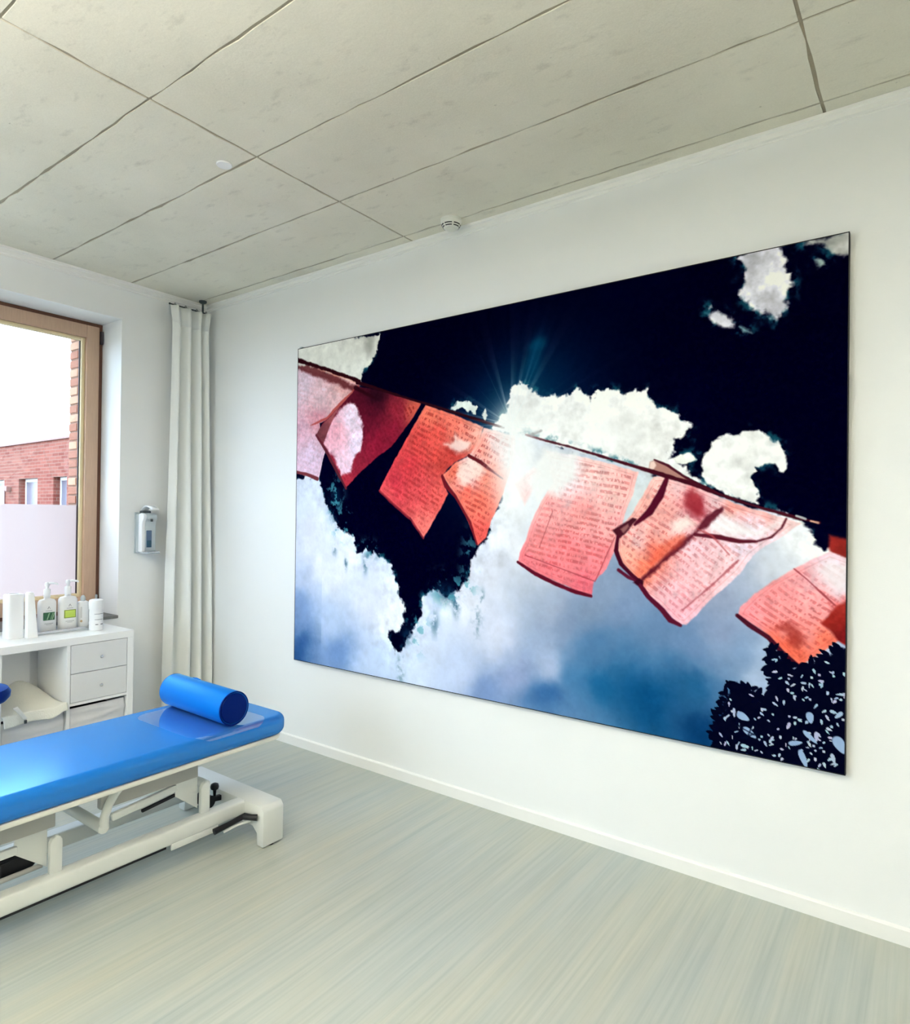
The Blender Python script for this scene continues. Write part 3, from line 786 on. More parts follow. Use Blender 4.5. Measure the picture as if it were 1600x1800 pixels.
cn = thing('cream_jar', 'white cylindrical jar with domed lid in front of the tray end', 'jar', (.243, -.885, T))
MB().lathe((.243, -.885, T), [(.035, 0), (.0385, .004), (.0385, .128)], 36).build('body', M['plastic'], cn, 'auto')
MB().lathe((.243, -.885, T + .128), [(.0395, 0), (.041, .003), (.041, .046), (.038, .056), (.030, .060), (.005, .061)], 36).build('lid', M['plastic'], cn, 'auto')
for zz, a0_, a1_ in ((.035, -30, -8), (.035, 15, 44), (.066, -35, 40), (.100, -38, 42)):
    th = .006 if zz < .05 else .003
    b_ = MB()
    for q in range(a0_, a1_, 6):
        a = math.radians(q); a2 = math.radians(q + 5)
        b_.prism([(.243 + .0384 * math.cos(a), -.885 + .0384 * math.sin(a), T + zz), (.243 + .0384 * math.cos(a2), -.885 + .0384 * math.sin(a2), T + zz), (.243 + .0384 * math.cos(a2), -.885 + .0384 * math.sin(a2), T + zz + th), (.243 + .0384 * math.cos(a), -.885 + .0384 * math.sin(a), T + zz + th)], (.0008, 0, 0))
    b_.build('print_line', M['ink'], cn)

bt = thing('blue_tube', 'small white tube with dark blue foot behind the jar', 'tube', (.10, -.862, T2))
MB().lathe((.085, -.8795, T2), [(.013, 0), (.014, .002), (.014, .045), (.013, .046)], 20).build('cap', M['navy'], bt, 'auto')
MB().lathe((.085, -.8795, T2 + .046), [(.0135, 0), (.0135, .05), (.012, .085)], 20, .5, 1).build('body', M['plastic'], bt, 'auto')
b2 = thing('ointment_tube', 'pink and blue ointment tube between the two pump bottles', 'tube', (.075, -1.068, T2))
MB().lathe((.075, -1.068, T2), [(.013, 0), (.014, .002), (.014, .018), (.013, .02)], 20).build('cap', M['navy'], b2, 'auto')
MB().lathe((.075, -1.068, T2 + .02), [(.0135, 0), (.0135, .03)], 20).build('blue_band', mat('sky_blue_print', rgb(120, 180, 235), .4), b2, 'auto')
MB().lathe((.075, -1.068, T2 + .05), [(.0135, 0), (.013, .06), (.011, .11)], 20, .6, 1).build('body', mat('pale_pink_tube', rgb(226, 200, 208), .4), b2, 'auto')
gs = thing('shiny_stopper', 'tiny shiny stopper at the right end of the cabinet top', 'stopper', (.20, -.842, T))
MB().lathe((.20, -.835, T), [(.010, 0), (.007, .006), (.006, .010), (.011, .016), (.0125, .024), (.009, .032), (.003, .035)], 20).build('body', M['chrome'], gs, 'auto')

# ------------------------------------------------------------------ soap dispenser
sd = thing('soap_dispenser', 'white wall mounted soap dispenser with lever beside the curtain', 'dispenser', (0, -.475, 1.22))
MB().box(0, .012, -.530, -.425, 1.222, 1.500, .004).build('back_plate', M['grey_plastic'], sd, 'auto')
MB().box(.012, .052, -.528, -.428, 1.226, 1.490, .010, 3).build('housing', M['grey_plastic'], sd, 'auto')
# front cover: stepped profile seen from the side
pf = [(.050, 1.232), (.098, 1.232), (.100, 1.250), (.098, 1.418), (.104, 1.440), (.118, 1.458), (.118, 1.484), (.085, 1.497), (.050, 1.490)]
MB().prism([(x, -.506, z) for x, z in pf], (0, .076, 0), .006).build('front_cover_shaded', M['grey_plastic'], sd, 'auto')  # grey colour stands in for shade on the front of the white cover
MB().prism([(x + .001, -.529, z) for x, z in pf], (0, .026, 0), .008).build('side_cover_lit', M['plastic'], sd, 'auto')  # white strip stands in for the brightly lit left edge
MB().box(.096, .1015, -.497, -.459, 1.262, 1.378, .003).build('level_window', mat('dispenser_window', rgb(88, 112, 142), .2, .5, var=.3, vscale=30), sd)
MB().box(.1005, .1022, -.494, -.462, 1.265, 1.310, .001).build('liquid', mat('teal_liquid', rgb(14, 78, 104), .2, .5, var=.4, vscale=40), sd)
lvp = [(.020, 1.500), (.045, 1.528), (.075, 1.541), (.105, 1.543), (.140, 1.534), (.172, 1.520)]
solidify(link('lever', grid_mesh('lever', lambda u, v: (lambda i, f: (lvp[i][0] + (lvp[i + 1][0] - lvp[i][0]) * f, -.500 + .050 * u, lvp[i][1] + (lvp[i + 1][1] - lvp[i][1]) * f))(min(int(v * 5), 4), v * 5 - min(int(v * 5), 4)), 3, 26), M['plastic'], sd, True), .008)
MB().box(.02, .07, -.505, -.448, 1.489, 1.512, .006).build('pump_block', M['rail'], sd, 'auto')
MB().cyl((.118, -.470, 1.455), (.118, -.470, 1.438), .008).build('spout', M['rail'], sd, 'auto')
MB().box(.05, .165, -.515, -.435, 1.222, 1.230, .003).build('drip_tray', M['grey_plastic'], sd, 'auto')
MB().tube([(.05, -.515, 1.232), (.155, -.515, 1.234), (.168, -.500, 1.234), (.168, -.452, 1.234), (.155, -.435, 1.234), (.05, -.435, 1.232)], .004, 8).build('tray_rim', M['chrome'], sd, 'auto')

# ------------------------------------------------------------------ curtain in the corner
cr = thing('curtain_rail', 'dark ceiling bracket with short curtain rod in the corner', 'curtain rail', (.09, -.09, H))
MB().lathe((.085, -.090, H - .020), [(.010, 0), (.020, .003), (.027, .010), (.027, .020)], 24).build('ceiling_disc', M['rail'], cr, 'auto')
MB().cyl((.085, -.090, H - .085), (.085, -.090, H - .018), .007).build('stem', M['rail'], cr, 'auto')
MB().cyl((.085, -.345, H - .085), (.085, -.035, H - .085), .005).build('rod', M['rail'], cr, 'auto')
MB().lathe((.085, -.345, H - .085), [(.003, -.007), (.007, -.003), (.007, .003), (.003, .007)], 12).build('finial', M['rail'], cr, 'auto')
cur = thing('curtain', 'white floor length curtain gathered in the room corner', 'curtain', (.1, -.2, 0))
folds = [(-.333, .085), (-.318, .125), (-.300, .150), (-.284, .120), (-.268, .075), (-.252, .070), (-.236, .105), (-.218, .150), (-.200, .158), (-.184, .130), (-.170, .075), (-.158, .060), (-.144, .095), (-.128, .150), (-.112, .160), (-.097, .125), (-.086, .070), (-.076, .080), (-.066, .135), (-.050, .165), (-.034, .150), (-.026, .09)]
def cpath(u):
    t = u * (len(folds) - 1); i = min(int(t), len(folds) - 2); f = t - i
    P = [folds[max(i - 1, 0)], folds[i], folds[i + 1], folds[min(i + 2, len(folds) - 1)]]
    q = []
    for c in (0, 1):
        p0, p1, p2, p3 = (p[c] for p in P)
        q.append(.5 * ((2 * p1) + (-p0 + p2) * f + (2 * p0 - 5 * p1 + 4 * p2 - p3) * f * f + (-p0 + 3 * p1 - 3 * p2 + p3) * f ** 3))
    return q
ZCT = 2.951
def cf(u, v):
    y, x = cpath(u); z = ZCT - (ZCT - .02) * v
    w_ = .86 + .30 * min(1, v * 1.15)                  # gathers below the heading, spreads to the hem
    if v < .05: w_ = .86 + .13 * (1 - v / .05) ** 1.2
    yc = -.190 + .010 * v
    y = yc + (y + .180) * w_ * .98
    x = .095 + (x - .105) * (.55 + .55 * min(1, v * 1.5)) + .006 * math.sin(6 * v + 9 * u)
    y += .006 * math.sin(3.5 * v + 14 * u) * v
    return (max(x, .02), min(y, -.022), z)
solidify(link('cloth', grid_mesh('cloth', cf, 190, 60), M['curtain'], cur, True), .0025)
def hf(u, v):
    x, y, z = cf(u, v * .045); return (x + .0018, y, z - .001)
solidify(link('heading_tape', grid_mesh('heading_tape', hf, 190, 4), M['curtain'], cur, True), .002)
for i in (2, 7, 13, 19):
    y = cf(i / 21, 0)[1]
    MB().tube([(.085 + .013 * math.cos(t), y, H - .087 + .015 * math.sin(t)) for t in [2 * math.pi * k / 14 for k in range(15)]], .002, 6).build('glider', M['rail'], cur)

# ------------------------------------------------------------------ ceiling fittings
cd = thing('ceiling_cover', 'flat white round cover plate on the concrete ceiling', 'cover plate', (1.845, -1.115, H))
MB().lathe((1.845, -1.115, H - .006), [(.022, -.0006), (.032, 0), (.034, .003), (.034, .0062)], 36).build('plate', M['plastic'], cd, 'auto')
sm = thing('smoke_detector', 'white slotted smoke detector on the ceiling above the picture', 'smoke detector', (2.352, -.110, H))
SC = (2.352, -.110)
MB().lathe((SC[0], SC[1], H - .050), [(.028, 0), (.038, .004), (.046, .014), (.052, .028), (.052, .034), (.055, .036), (.055, .050)], 44).build('housing', M['plastic_warm'], sm, 'auto')
MB().lathe((SC[0], SC[1], H - .056), [(.020, 0), (.025, .003), (.026, .008)], 36).build('sensor_cap', M['plastic_warm'], sm, 'auto')
def slot(z0, z1, r0, r1, a0_, a1_):
    mb = MB(); bm = mb.bm; n = 14; A = []; B = []
    for k in range(n + 1):
        a = math.radians(a0_ + (a1_ - a0_) * k / n)
        A.append(bm.verts.new((SC[0] + r0 * math.cos(a), SC[1] + r0 * math.sin(a), H - .050 + z0))); B.append(bm.verts.new((SC[0] + r1 * math.cos(a), SC[1] + r1 * math.sin(a), H - .050 + z1)))
    for k in range(n): bm.faces.new((A[k], A[k + 1], B[k + 1], B[k]))
    o = mb.build('slot', M['black'], sm); solidify(o, .002)
for a in range(0, 360, 60):
    a_ = a + 18 - 90
    slot(.0065, .0105, .0406, .0436, a_ - 24, a_ + 24)
    slot(.0155, .0205, .0472, .0494, a_ - 24, a_ + 24)

# ------------------------------------------------------------------ added up-lights, out of view, that brighten ceiling and walls
ADDED_LAMP_W = 112.0
def pendant(cx, cy, label):  # unseen lamp added to lift the room's brightness
    L_ = thing('added_fill_lamp', label, 'lamp', (cx, cy, H), 'added fill lamps out of frame')
    z = 2.25
    h_ = MB(); h_.box(cx - .70, cx + .70, cy - .055, cy - .050, z, z + .06).box(cx - .70, cx + .70, cy + .050, cy + .055, z, z + .06).box(cx - .70, cx + .70, cy - .055, cy + .055, z - .004, z)
    h_.box(cx - .705, cx - .70, cy - .055, cy + .055, z, z + .06).box(cx + .70, cx + .705, cy - .055, cy + .055, z, z + .06)
    h_.build('housing', M['trim'], L_)
    for s in (-.5, .5): MB().cyl((cx + s, cy, z + .02), (cx + s, cy, H), .0015, n=8).build('suspension_wire', M['chrome'], L_)
    em = bpy.data.materials.new('added_lamp_glow'); em.use_nodes = True; bb = em.node_tree.nodes['Principled BSDF']
    bb.inputs['Emission Color'].default_value = (1, .95, .85, 1); bb.inputs['Emission Strength'].default_value = 6
    MB().cyl((cx - .66, cy, z + .02), (cx + .66, cy, z + .02), .013, n=16).build('added_lamp_tube', em, L_, 'auto')
    ld = bpy.data.lights.new('added_lamp_light', 'AREA'); ld.shape = 'RECTANGLE'; ld.size, ld.size_y = 1.32, .08
    ld.energy = ADDED_LAMP_W; ld.color = (1, .945, .83)
    lo = bpy.data.objects.new('added_lamp_light', ld); COL.objects.link(lo); lo.parent = L_
    lo.location = (0, 0, z + .045 - H); lo.rotation_euler = (math.pi, 0, 0)
pendant(5.2, -3.7, 'added linear fill lamp behind the viewer near the side wall')
pendant(2.9, -3.7, 'added linear fill lamp behind the viewer near the back window')
# ------------------------------------------------------------------ the large wall picture (print worked out in canvas centimetres)
U0_, U1_, PZ0, PZ1 = 1.0704, 4.1297, .565, 2.566
CW, CH = (U1_ - U0_) * 100, (PZ1 - PZ0) * 100
NU, NV = 1100, 720
uu = np.linspace(0, CW, NU); vv = np.linspace(0, CH, NV)
GU, GV = np.meshgrid(uu, vv)
rng = np.random.default_rng(7)

def vnoise(x, y, seed):
    r = np.random.default_rng(seed); T_ = r.random((256, 256))
    xi = np.floor(x).astype(int); yi = np.floor(y).astype(int); fx = x - xi; fy = y - yi
    fx = fx * fx * fx * (fx * (fx * 6 - 15) + 10); fy = fy * fy * fy * (fy * (fy * 6 - 15) + 10)
    a = T_[xi & 255, yi & 255]; b = T_[(xi + 1) & 255, yi & 255]; c = T_[xi & 255, (yi + 1) & 255]; d = T_[(xi + 1) & 255, (yi + 1) & 255]
    return (a + (b - a) * fx) * (1 - fy) + (c + (d - c) * fx) * fy

def fbm(x, y, size, octv, seed, gain=.5, ridged=False):
    s = 0; amp = 1; tot = 0
    for o in range(octv):
        n = vnoise(x / size + 17.3 * o, y / size + 9.1 * o, seed + o) * 2 - 1
        if ridged: n = 1 - 2 * np.abs(n)
        s = s + amp * n; tot += amp; amp *= gain; size /= 2.03
    return s / tot

N_big = fbm(GU, GV, 42, 5, 11)
N_mid = fbm(GU, GV, 13, 5, 31, .58)
N_fine = fbm(GU, GV, 4.2, 4, 51, .6)
N_bil = fbm(GU, GV, 9, 4, 71, .55, True)
N_puf = fbm(GU, GV, 6.5, 3, 131, .55)
N_wsp = fbm(GU, GV, 5.0, 4, 151, .6)
N_tiny = fbm(GU, GV, 1.3, 2, 91)

def sstep(a, b, x):
    t = np.clip((x - a) / (b - a), 0, 1); return t * t * (3 - 2 * t)

def sdf(pts, X, Y):
    """signed distance to a polygon, positive inside"""
    d = np.full(X.shape, 1e9); ins = np.zeros(X.shape, bool); n = len(pts)
    for i in range(n):
        ax_, ay_ = pts[i]; bx2, by2 = pts[(i + 1) % n]
        ex, ey = bx2 - ax_, by2 - ay_; wx, wy = X - ax_, Y - ay_
        t = np.clip((wx * ex + wy * ey) / (ex * ex + ey * ey + 1e-9), 0, 1)
        d = np.minimum(d, (wx - ex * t) ** 2 + (wy - ey * t) ** 2)
        c = ((ay_ <= Y) & (by2 > Y)) | ((by2 <= Y) & (ay_ > Y))
        with np.errstate(divide='ignore', invalid='ignore'):
            xc = ax_ + (Y - ay_) * ex / (ey if abs(ey) > 1e-9 else 1e-9)
        ins ^= c & (X < xc)
    d = np.sqrt(d); return np.where(ins, d, -d)

def win(pts, pad):
    a = np.array(pts); i0 = max(int((a[:, 0].min() - pad) / CW * (NU - 1)), 0); i1 = min(int((a[:, 0].max() + pad) / CW * (NU - 1)) + 2, NU)
    j0 = max(int((a[:, 1].min() - pad) / CH * (NV - 1)), 0); j1 = min(int((a[:, 1].max() + pad) / CH * (NV - 1)) + 2, NV)
    return slice(max(j0, 0), max(j1, 1)), slice(max(i0, 0), max(i1, 1))

def idw(pts, cols, X, Y, power=2.2, eps=14.0):
    acc = np.zeros(X.shape + (3,)); ws = np.zeros(X.shape)
    for (px, py), c in zip(pts, cols):
        w_ = 1.0 / ((X - px) ** 2 + (Y - py) ** 2 + eps) ** (power / 2)
        acc += w_[..., None] * np.array(c, float); ws += w_
    return acc / ws[..., None]

IMG = np.zeros((NV, NU, 3)); IMG[:] = (0, 0, 24)
IMG += (np.clip(fbm(GU, GV, 60, 3, 5), 0, 1) * 4)[..., None] * np.array((0, .3, 1.5))

def over(sl, m, col):
    IMG[sl] = IMG[sl] * (1 - m[..., None]) + np.asarray(col, float) * m[..., None]

def poly(pts, col, soft=.5, amp=0.0, noise=None, alpha=1.0, pad=None):
    p = pad if pad is not None else soft + amp * 1.2 + 1
    sl = win(pts, p); d = sdf(pts, GU[sl], GV[sl])
    if noise is not None: d = d + amp * noise[sl]
    m = sstep(-soft, soft, d) * alpha
    over(sl, m, col(sl) if callable(col) else col); return sl, d

def line(pts, widths, col, soft=.35, amp=.25, alpha=1.0):
    """painted stroke with varying width"""
    mw_ = max(widths); sl = win(pts, mw_ + 2); X, Y = GU[sl], GV[sl]; best = np.full(X.shape, -1e9)
    for i in range(len(pts) - 1):
        ax_, ay_ = pts[i]; bx2, by2 = pts[i + 1]; ex, ey = bx2 - ax_, by2 - ay_
        t = np.clip(((X - ax_) * ex + (Y - ay_) * ey) / (ex * ex + ey * ey + 1e-9), 0, 1)
        w_ = widths[i] + (widths[i + 1] - widths[i]) * t
        best = np.maximum(best, w_ / 2 - np.hypot(X - ax_ - ex * t, Y - ay_ - ey * t))
    over(sl, sstep(-soft, soft, best + amp * N_fine[sl]) * alpha, col)

def cloud(pts, body, soft=1.6, amp=5.0, fringe=(24, 92, 112), fr=2.6, pad=9, tex=1.0):
    """billowing cloud: ragged teal wisps, then a body with its own mottling"""
    sl = win(pts, pad); d0 = sdf(pts, GU[sl], GV[sl])
    puff = 1 - np.abs(N_puf[sl]) * 2
    d = d0 + amp * (.40 * N_mid[sl] + .45 * puff + .25 * N_bil[sl]) + amp * .35 * N_fine[sl] + .4 * N_tiny[sl] - amp * .15
    wisp = sstep(-fr - soft, soft * .3, d) * sstep(-.05, .45, N_wsp[sl])
    over(sl, wisp * .8, fringe)
    c = body(sl) if callable(body) else np.array(body, float)
    rim = np.clip(1.3 - d / 16, .3, 1)
    shade = 1 + tex * (.10 * N_mid[sl] + .10 * N_fine[sl] + .05 * puff)[..., None] * rim[..., None]
    over(sl, sstep(-soft * .4, soft, d), np.clip(c * shade, 0, 250))

# lens streak and halo in the dark sky
FL = [(175.7,22.6),(170.5,39.2),(161.7,60.1)]
for (cx_, cy_), (ru, rv), c, a_ in ((FL[0], (4.6, 3.4), (6, 84, 112), .75), (((FL[0][0] + FL[1][0]) / 2, (FL[0][1] + FL[1][1]) / 2), (4.2, 13), (2, 62, 96), .8), (FL[1], (5, 12), (2, 62, 92), .6), (FL[2], (26, 30), (6, 88, 104), .75), (FL[2], (46, 42), (0, 30, 76), .6)):
    s = slice(None); sh_ = (GU - cx_ + (GV - cy_) * .28) / ru; r2 = sh_ ** 2 + ((GV - cy_) / rv) ** 2
    over((s, s), np.exp(-r2 ** 1.4) * a_, c)

# --- clouds above the rope
warm_w = lambda sl: np.array((236, 237, 240.)) + 14 * np.clip(N_big[sl], -1, 1)[..., None]
cloud([(-14.0,-7.4),(71.4,1.4),(70.6,7.3),(67.1,14.1),(61.7,17.7),(57.6,20.9),(55.4,28.8),(-13.7,7.7)], lambda sl: np.array((222, 222, 216.)) - 60 * np.exp(-(((GU[sl] - [(63.3,5.5)][0][0]) / 4) ** 2 + ((GV[sl] - [(63.3,5.5)][0][1]) / 7) ** 2))[..., None], amp=3.0, soft=1.0)
cloud([(124.4,48.9),(128.5,46.2),(135.8,46.6),(140.2,50.0),(139.5,53.5),(135.2,51.3),(130.7,49.1),(126.3,50.6)], (214, 222, 220), soft=.7, amp=2.2)
cloud([(143.1,54.4),(145.5,51.0),(147.3,54.7),(145.3,58.1)], (214, 220, 220), soft=.7, amp=1.2)
cloud([(150.9,61.4),(154.9,56.8),(160.3,53.5),(159.5,48.3),(162.4,42.3),(167.3,41.1),(172.5,43.9),(178.2,47.8),(186.8,49.8),(193.4,49.3),(196.8,46.5),(200.9,49.6),(203.8,53.0),(207.7,49.7),(214.8,48.9),(221.2,51.1),(227.5,51.2),(230.5,50.0),(231.6,55.1),(235.6,58.5),(240.6,60.4),(242.5,61.0),(245.9,64.7),(248.8,67.3),(247.4,71.1),(243.1,72.7),(241.7,77.0),(240.8,80.9),(245.2,84.5),(251.3,89.0),(255.5,91.9),(233.9,87.0),(193.1,75.9),(161.7,65.6)], warm_w, amp=3.6, soft=1.0)
cloud([(242.7,81.0),(245.1,79.6),(249.4,79.3),(251.7,81.8),(247.5,83.1),(243.7,83.4)], (222, 224, 222), soft=.7, amp=1.4)
cloud([(254.1,88.6),(254.0,84.3),(255.4,80.1),(258.1,75.5),(262.5,72.5),(268.6,72.4),(272.4,70.4),(276.2,71.1),(279.5,73.6),(282.8,76.9),(285.3,81.5),(286.1,86.8),(284.1,87.6),(282.1,84.9),(278.4,83.8),(275.1,86.0),(274.3,90.5),(275.6,95.9),(275.2,99.1),(278.1,101.3),(266.7,98.6),(256.4,91.9)], lambda sl: np.array((238, 239, 242.)) + 10 * N_big[sl][..., None], amp=2.2, soft=.8)
# --- clouds at the top right
grey_w = lambda sl: np.array((206, 206, 220.)) + 60 * N_mid[sl][..., None]
cloud([(268.0,0.6),(271.4,-1.9),(281.8,-2.1),(283.0,2.2),(284.7,8.3),(285.5,14.3),(284.4,19.4),(285.2,23.9),(282.0,28.3),(279.6,27.4),(277.1,23.8),(272.9,20.4),(269.0,15.5),(268.5,9.4),(270.2,5.2)], grey_w, amp=4.4, soft=1.6, tex=1.6)
cloud([(255.8,21.5),(258.9,20.6),(263.0,23.7),(266.1,27.4),(262.6,28.3),(258.5,25.7)], grey_w, amp=3.0, soft=1.6)
cloud([(255.5,17.7),(257.5,17.6),(258.0,19.5),(256.2,19.7)], grey_w, amp=1.0, soft=.8)
cloud([(268.2,28.7),(270.8,30.1),(273.0,32.2),(270.0,31.3)], (120, 160, 170), amp=1.8, soft=1.2)
cloud([(291.3,-0.3),(307.4,-1.5),(307.4,7.8),(302.0,8.2),(298.6,4.5),(294.8,2.3)], lambda sl: np.array((176, 178, 178.)) + 60 * N_mid[sl][..., None], amp=3.0, soft=1.6, tex=1.5)
cloud([(294.9,7.5),(297.5,7.2),(299.0,10.6),(296.4,11.3)], (150, 172, 172), amp=2.0, soft=1.4)
# --- the great cloud field below the rope
CP = [(2.0,90.5),(10.8,119.6),(3.1,145.4),(21.7,140.7),(42.0,139.5),(6.4,170.7),(5.7,194.4),(32.6,171.6),(42.9,191.2),(65.9,158.1),(83.8,166.3),(71.1,194.0),(97.0,196.6),(112.8,172.5),(135.1,152.0),(128.3,188.7),(149.1,136.3),(162.5,121.3),(149.5,162.4),(162.1,92.9),(178.3,104.2),(175.5,134.6),(163.3,183.5),(182.2,172.5),(181.9,147.9),(194.0,154.9),(205.4,145.8),(182.4,188.8),(211.2,163.4),(216.8,180.6),(232.4,187.9),(247.0,175.7),(254.1,193.5),(221.7,144.4),(237.1,155.3),(246.8,161.4),(258.3,150.5),(260.4,136.3),(269.3,158.5),(275.8,166.6),(279.5,123.7),(289.5,114.4),(295.3,116.4),(266.9,128.9),(285.9,158.5),(299.5,178.0),(305.1,195.8),(210.9,137.6),(229.0,98.9),(267.4,179.3),(200.1,178.0),(149.9,195.6)]
CC = [(206, 214, 232), (214, 218, 234), (176, 190, 220), (226, 230, 244), (230, 234, 246), (120, 148, 196), (42, 84, 140), (176, 196, 230), (108, 142, 196), (214, 220, 240), (228, 232, 246), (186, 204, 236), (206, 220, 244), (206, 216, 240), (222, 226, 242), (184, 198, 230), (206, 210, 226), (226, 228, 238), (206, 212, 234), (238, 240, 244), (226, 230, 238), (176, 184, 202), (134, 150, 190), (168, 182, 214), (150, 162, 188), (120, 138, 172), (116, 134, 164), (44, 92, 146), (70, 112, 156), (14, 82, 132), (4, 66, 116), (24, 84, 132), (0, 44, 92), (112, 134, 172), (96, 126, 166), (104, 132, 174), (130, 146, 182), (140, 152, 182), (112, 140, 180), (168, 184, 214), (206, 212, 228), (236, 238, 246), (238, 240, 248), (150, 162, 190), (160, 178, 208), (168, 184, 214), (160, 180, 214), (128, 146, 178), (206, 212, 218), (60, 104, 150), (60, 110, 156), (110, 136, 184)]
def field(sl):
    wx = GU[sl] + 9 * N_big[sl] + 4 * N_mid[sl]; wy = GV[sl] + 9 * np.roll(N_big, 90, 1)[sl] + 4 * np.roll(N_mid, 60, 0)[sl]
    return idw(CP, CC, wx, wy, 3.0, 30) + 5 * N_mid[sl][..., None]
cloud([(-12.1,85.1),(10.0,81.9),(20.7,85.8),(27.1,95.1),(30.3,105.0),(38.5,114.0),(44.5,118.7),(52.2,120.6),(55.2,130.0),(62.7,127.6),(70.0,128.6),(76.3,132.3),(82.5,135.3),(85.2,143.5),(87.9,151.7),(92.2,159.0),(91.5,167.4),(87.4,173.0),(81.3,173.0),(79.7,177.1),(84.1,181.8),(88.4,184.4),(93.4,179.9),(99.1,170.4),(103.8,162.9),(106.9,152.0),(109.2,148.1),(115.5,148.2),(121.0,152.1),(126.2,148.6),(132.1,143.3),(136.4,135.9),(138.4,129.3),(144.1,123.1),(148.2,118.9),(149.5,110.1),(155.5,98.5),(156.6,84.2),(160.4,67.2),(168.3,66.0),(231.4,86.0),(266.7,99.0),(291.0,107.4),(294.1,110.8),(295.6,114.7),(298.7,118.0),(302.7,116.1),(308.2,115.9),(308.8,207.4),(-9.4,216.8)], field, amp=3.6, soft=1.2, pad=12)
# loose dark gaps and teal mist along the cloud edge
for c_, ru, rv, a_ in (([(34.3,98.7)], 5, 9, .8), ([(37.4,109.2)], 4, 5, .6), ([(66.4,130.8)], 5, 3, .7), ([(61.9,136.4)], 2, 5, .6), ([(45.8,135.9)], 1.4, 4, .7), ([(35.8,128.7)], 2, 4, .45), ([(124.0,148.8)], 10, 5, .75), ([(128.5,153.8)], 2.2, 6, .8), ([(145.1,148.8)], 1.6, 4, .6), ([(114.2,165.0)], 3, 7, .55), ([(141.7,160.3)], 3.5, 9, .45), ([(90.3,193.2)], 3.2, 10, .5), ([(95.0,174.7)], 4, 5, .6)):
    e = ((GU - c_[0][0]) / ru) ** 2 + ((GV - c_[0][1]) / rv) ** 2
    over((slice(None), slice(None)), np.exp(-e) * a_ * sstep(-.35, .35, N_fine + .6 * N_mid), (14, 62, 92))

def teal(pts_c, ru, rv, a_):
    e = ((GU - pts_c[0][0]) / ru) ** 2 + ((GV - pts_c[0][1]) / rv) ** 2
    over((slice(None), slice(None)), np.exp(-e ** 1.5) * a_ * sstep(.12, .42, N_wsp + .3 * N_fine), (70, 150, 166))
teal([(35.2,95.2)], 8, 12, .8); teal([(42.4,111.9)], 9, 10, .8); teal([(123.9,145.1)], 14, 9, .7); teal([(137.0,129.6)], 6, 16, .6); teal([(63.6,125.6)], 9, 5, .6); teal([(102.7,170.6)], 8, 12, .6)

# --- flags
def flag(pts, cpts, cols, t0, t1, period=3.1, ink=(118, 16, 28), ink_a=.75, soft=.45, amp=.5, alpha=1.0, margin=2.2, warp=1.2, eps=10, a_map=None, tex=.13, ink_k=.95):
    sl = win(pts, 3); X, Y = GU[sl], GV[sl]
    d = sdf(pts, X, Y); m = sstep(-soft, soft, d + amp * N_fine[sl])
    if a_map is not None: m = m * a_map(sl)
    c = idw(cpts, cols, X + 3 * N_mid[sl], Y + 3 * N_fine[sl], 3.0, eps)
    c = c * (1 + tex * N_fine[sl][..., None] + .07 * N_tiny[sl][..., None])
    c = c * np.array((1.0, .985, 1.06))
    dx, dy = t1[0] - t0[0], t1[1] - t0[1]; L = math.hypot(dx, dy); dx /= L; dy /= L
    s_ = (X - t0[0]) * dx + (Y - t0[1]) * dy; t_ = -(X - t0[0]) * dy + (Y - t0[1]) * dx + warp * N_big[sl] * 2 + .35 * N_mid[sl]
    ph = t_ / period; row = np.floor(ph); fr_ = ph - row
    fade = np.clip(.80 + .8 * N_mid[sl], .30, 1)
    glyph = vnoise(s_ / .58 + row * 13.7, row * 3.1 + fr_ * 2.2, 201) * .6 + vnoise(s_ / 2.6 + row * 7.7, row * 1.3, 203) * .4
    rows = sstep(.06, .20, fr_) * (1 - sstep(.55, .74, fr_))
    tx = ink_k * fade * rows * sstep(.34, .60, glyph) * sstep(margin, margin + .6, d)
    rule = np.exp(-((d - margin + .5) / .22) ** 2) * .5
    bright = np.clip((c.mean(-1) - 40) / 150, .15, 1)
    k = np.clip((tx * ink_a + rule * .55) * bright, 0, 1)[..., None]
    c = c * (1 - k) + (c * np.array((.70, .46, .46)) + np.array(ink, float) * .12) * k
    over(sl, m * alpha, np.clip(c, 0, 250))

P1, P2 = [(59.7,61.0),(100.8,47.7)]
MAR, RED, COR, PNK, PAL, WHT = (122, 24, 44), (204, 66, 66), (232, 104, 84), (238, 150, 146), (244, 196, 190), (240, 228, 232)
# pale flag at the left edge
flag([(-13.7,6.2),(55.3,28.1),(46.0,38.1),(35.3,45.5),(21.1,49.4),(23.3,58.8),(26.6,66.8),(20.7,84.4),(-12.3,77.6)], [(3.5,24.6),(19.7,33.5),(40.0,32.0),(4.1,54.0),(19.9,46.1),(12.5,69.0),(4.6,79.6),(35.1,35.0)], [(236, 214, 214), (240, 206, 200), (240, 186, 172), (230, 184, 190), (226, 160, 162), (236, 212, 220), (236, 206, 214), (238, 200, 192)], *[(0.8,28.0),(54.7,43.7)], ink_a=.16, alpha=.93)
line([(-2.3,10.7),(19.4,17.4),(39.9,25.7),(53.5,32.7)], [3.0, 5.5, 5.0, 3.0], (92, 30, 34), 1.2, 1.6, .85)
line([(19.3,14.5),(39.8,21.6),(54.4,27.4)], [1.4, 2.4, 1.6], (236, 168, 148), .7, .8, .9)
line([(-10.9,3.6),(11.3,10.9),(34.8,19.2),(55.3,26.8)], [4.6, 2.2, 2.0, 2.2], (44, 8, 16), .5, .7)
line([(12.6,50.2),(27.7,46.7),(41.1,38.4),(54.4,30.1)], [.8, 1.8, 3.2, 2.0], (176, 70, 66), .5, .5, .9)
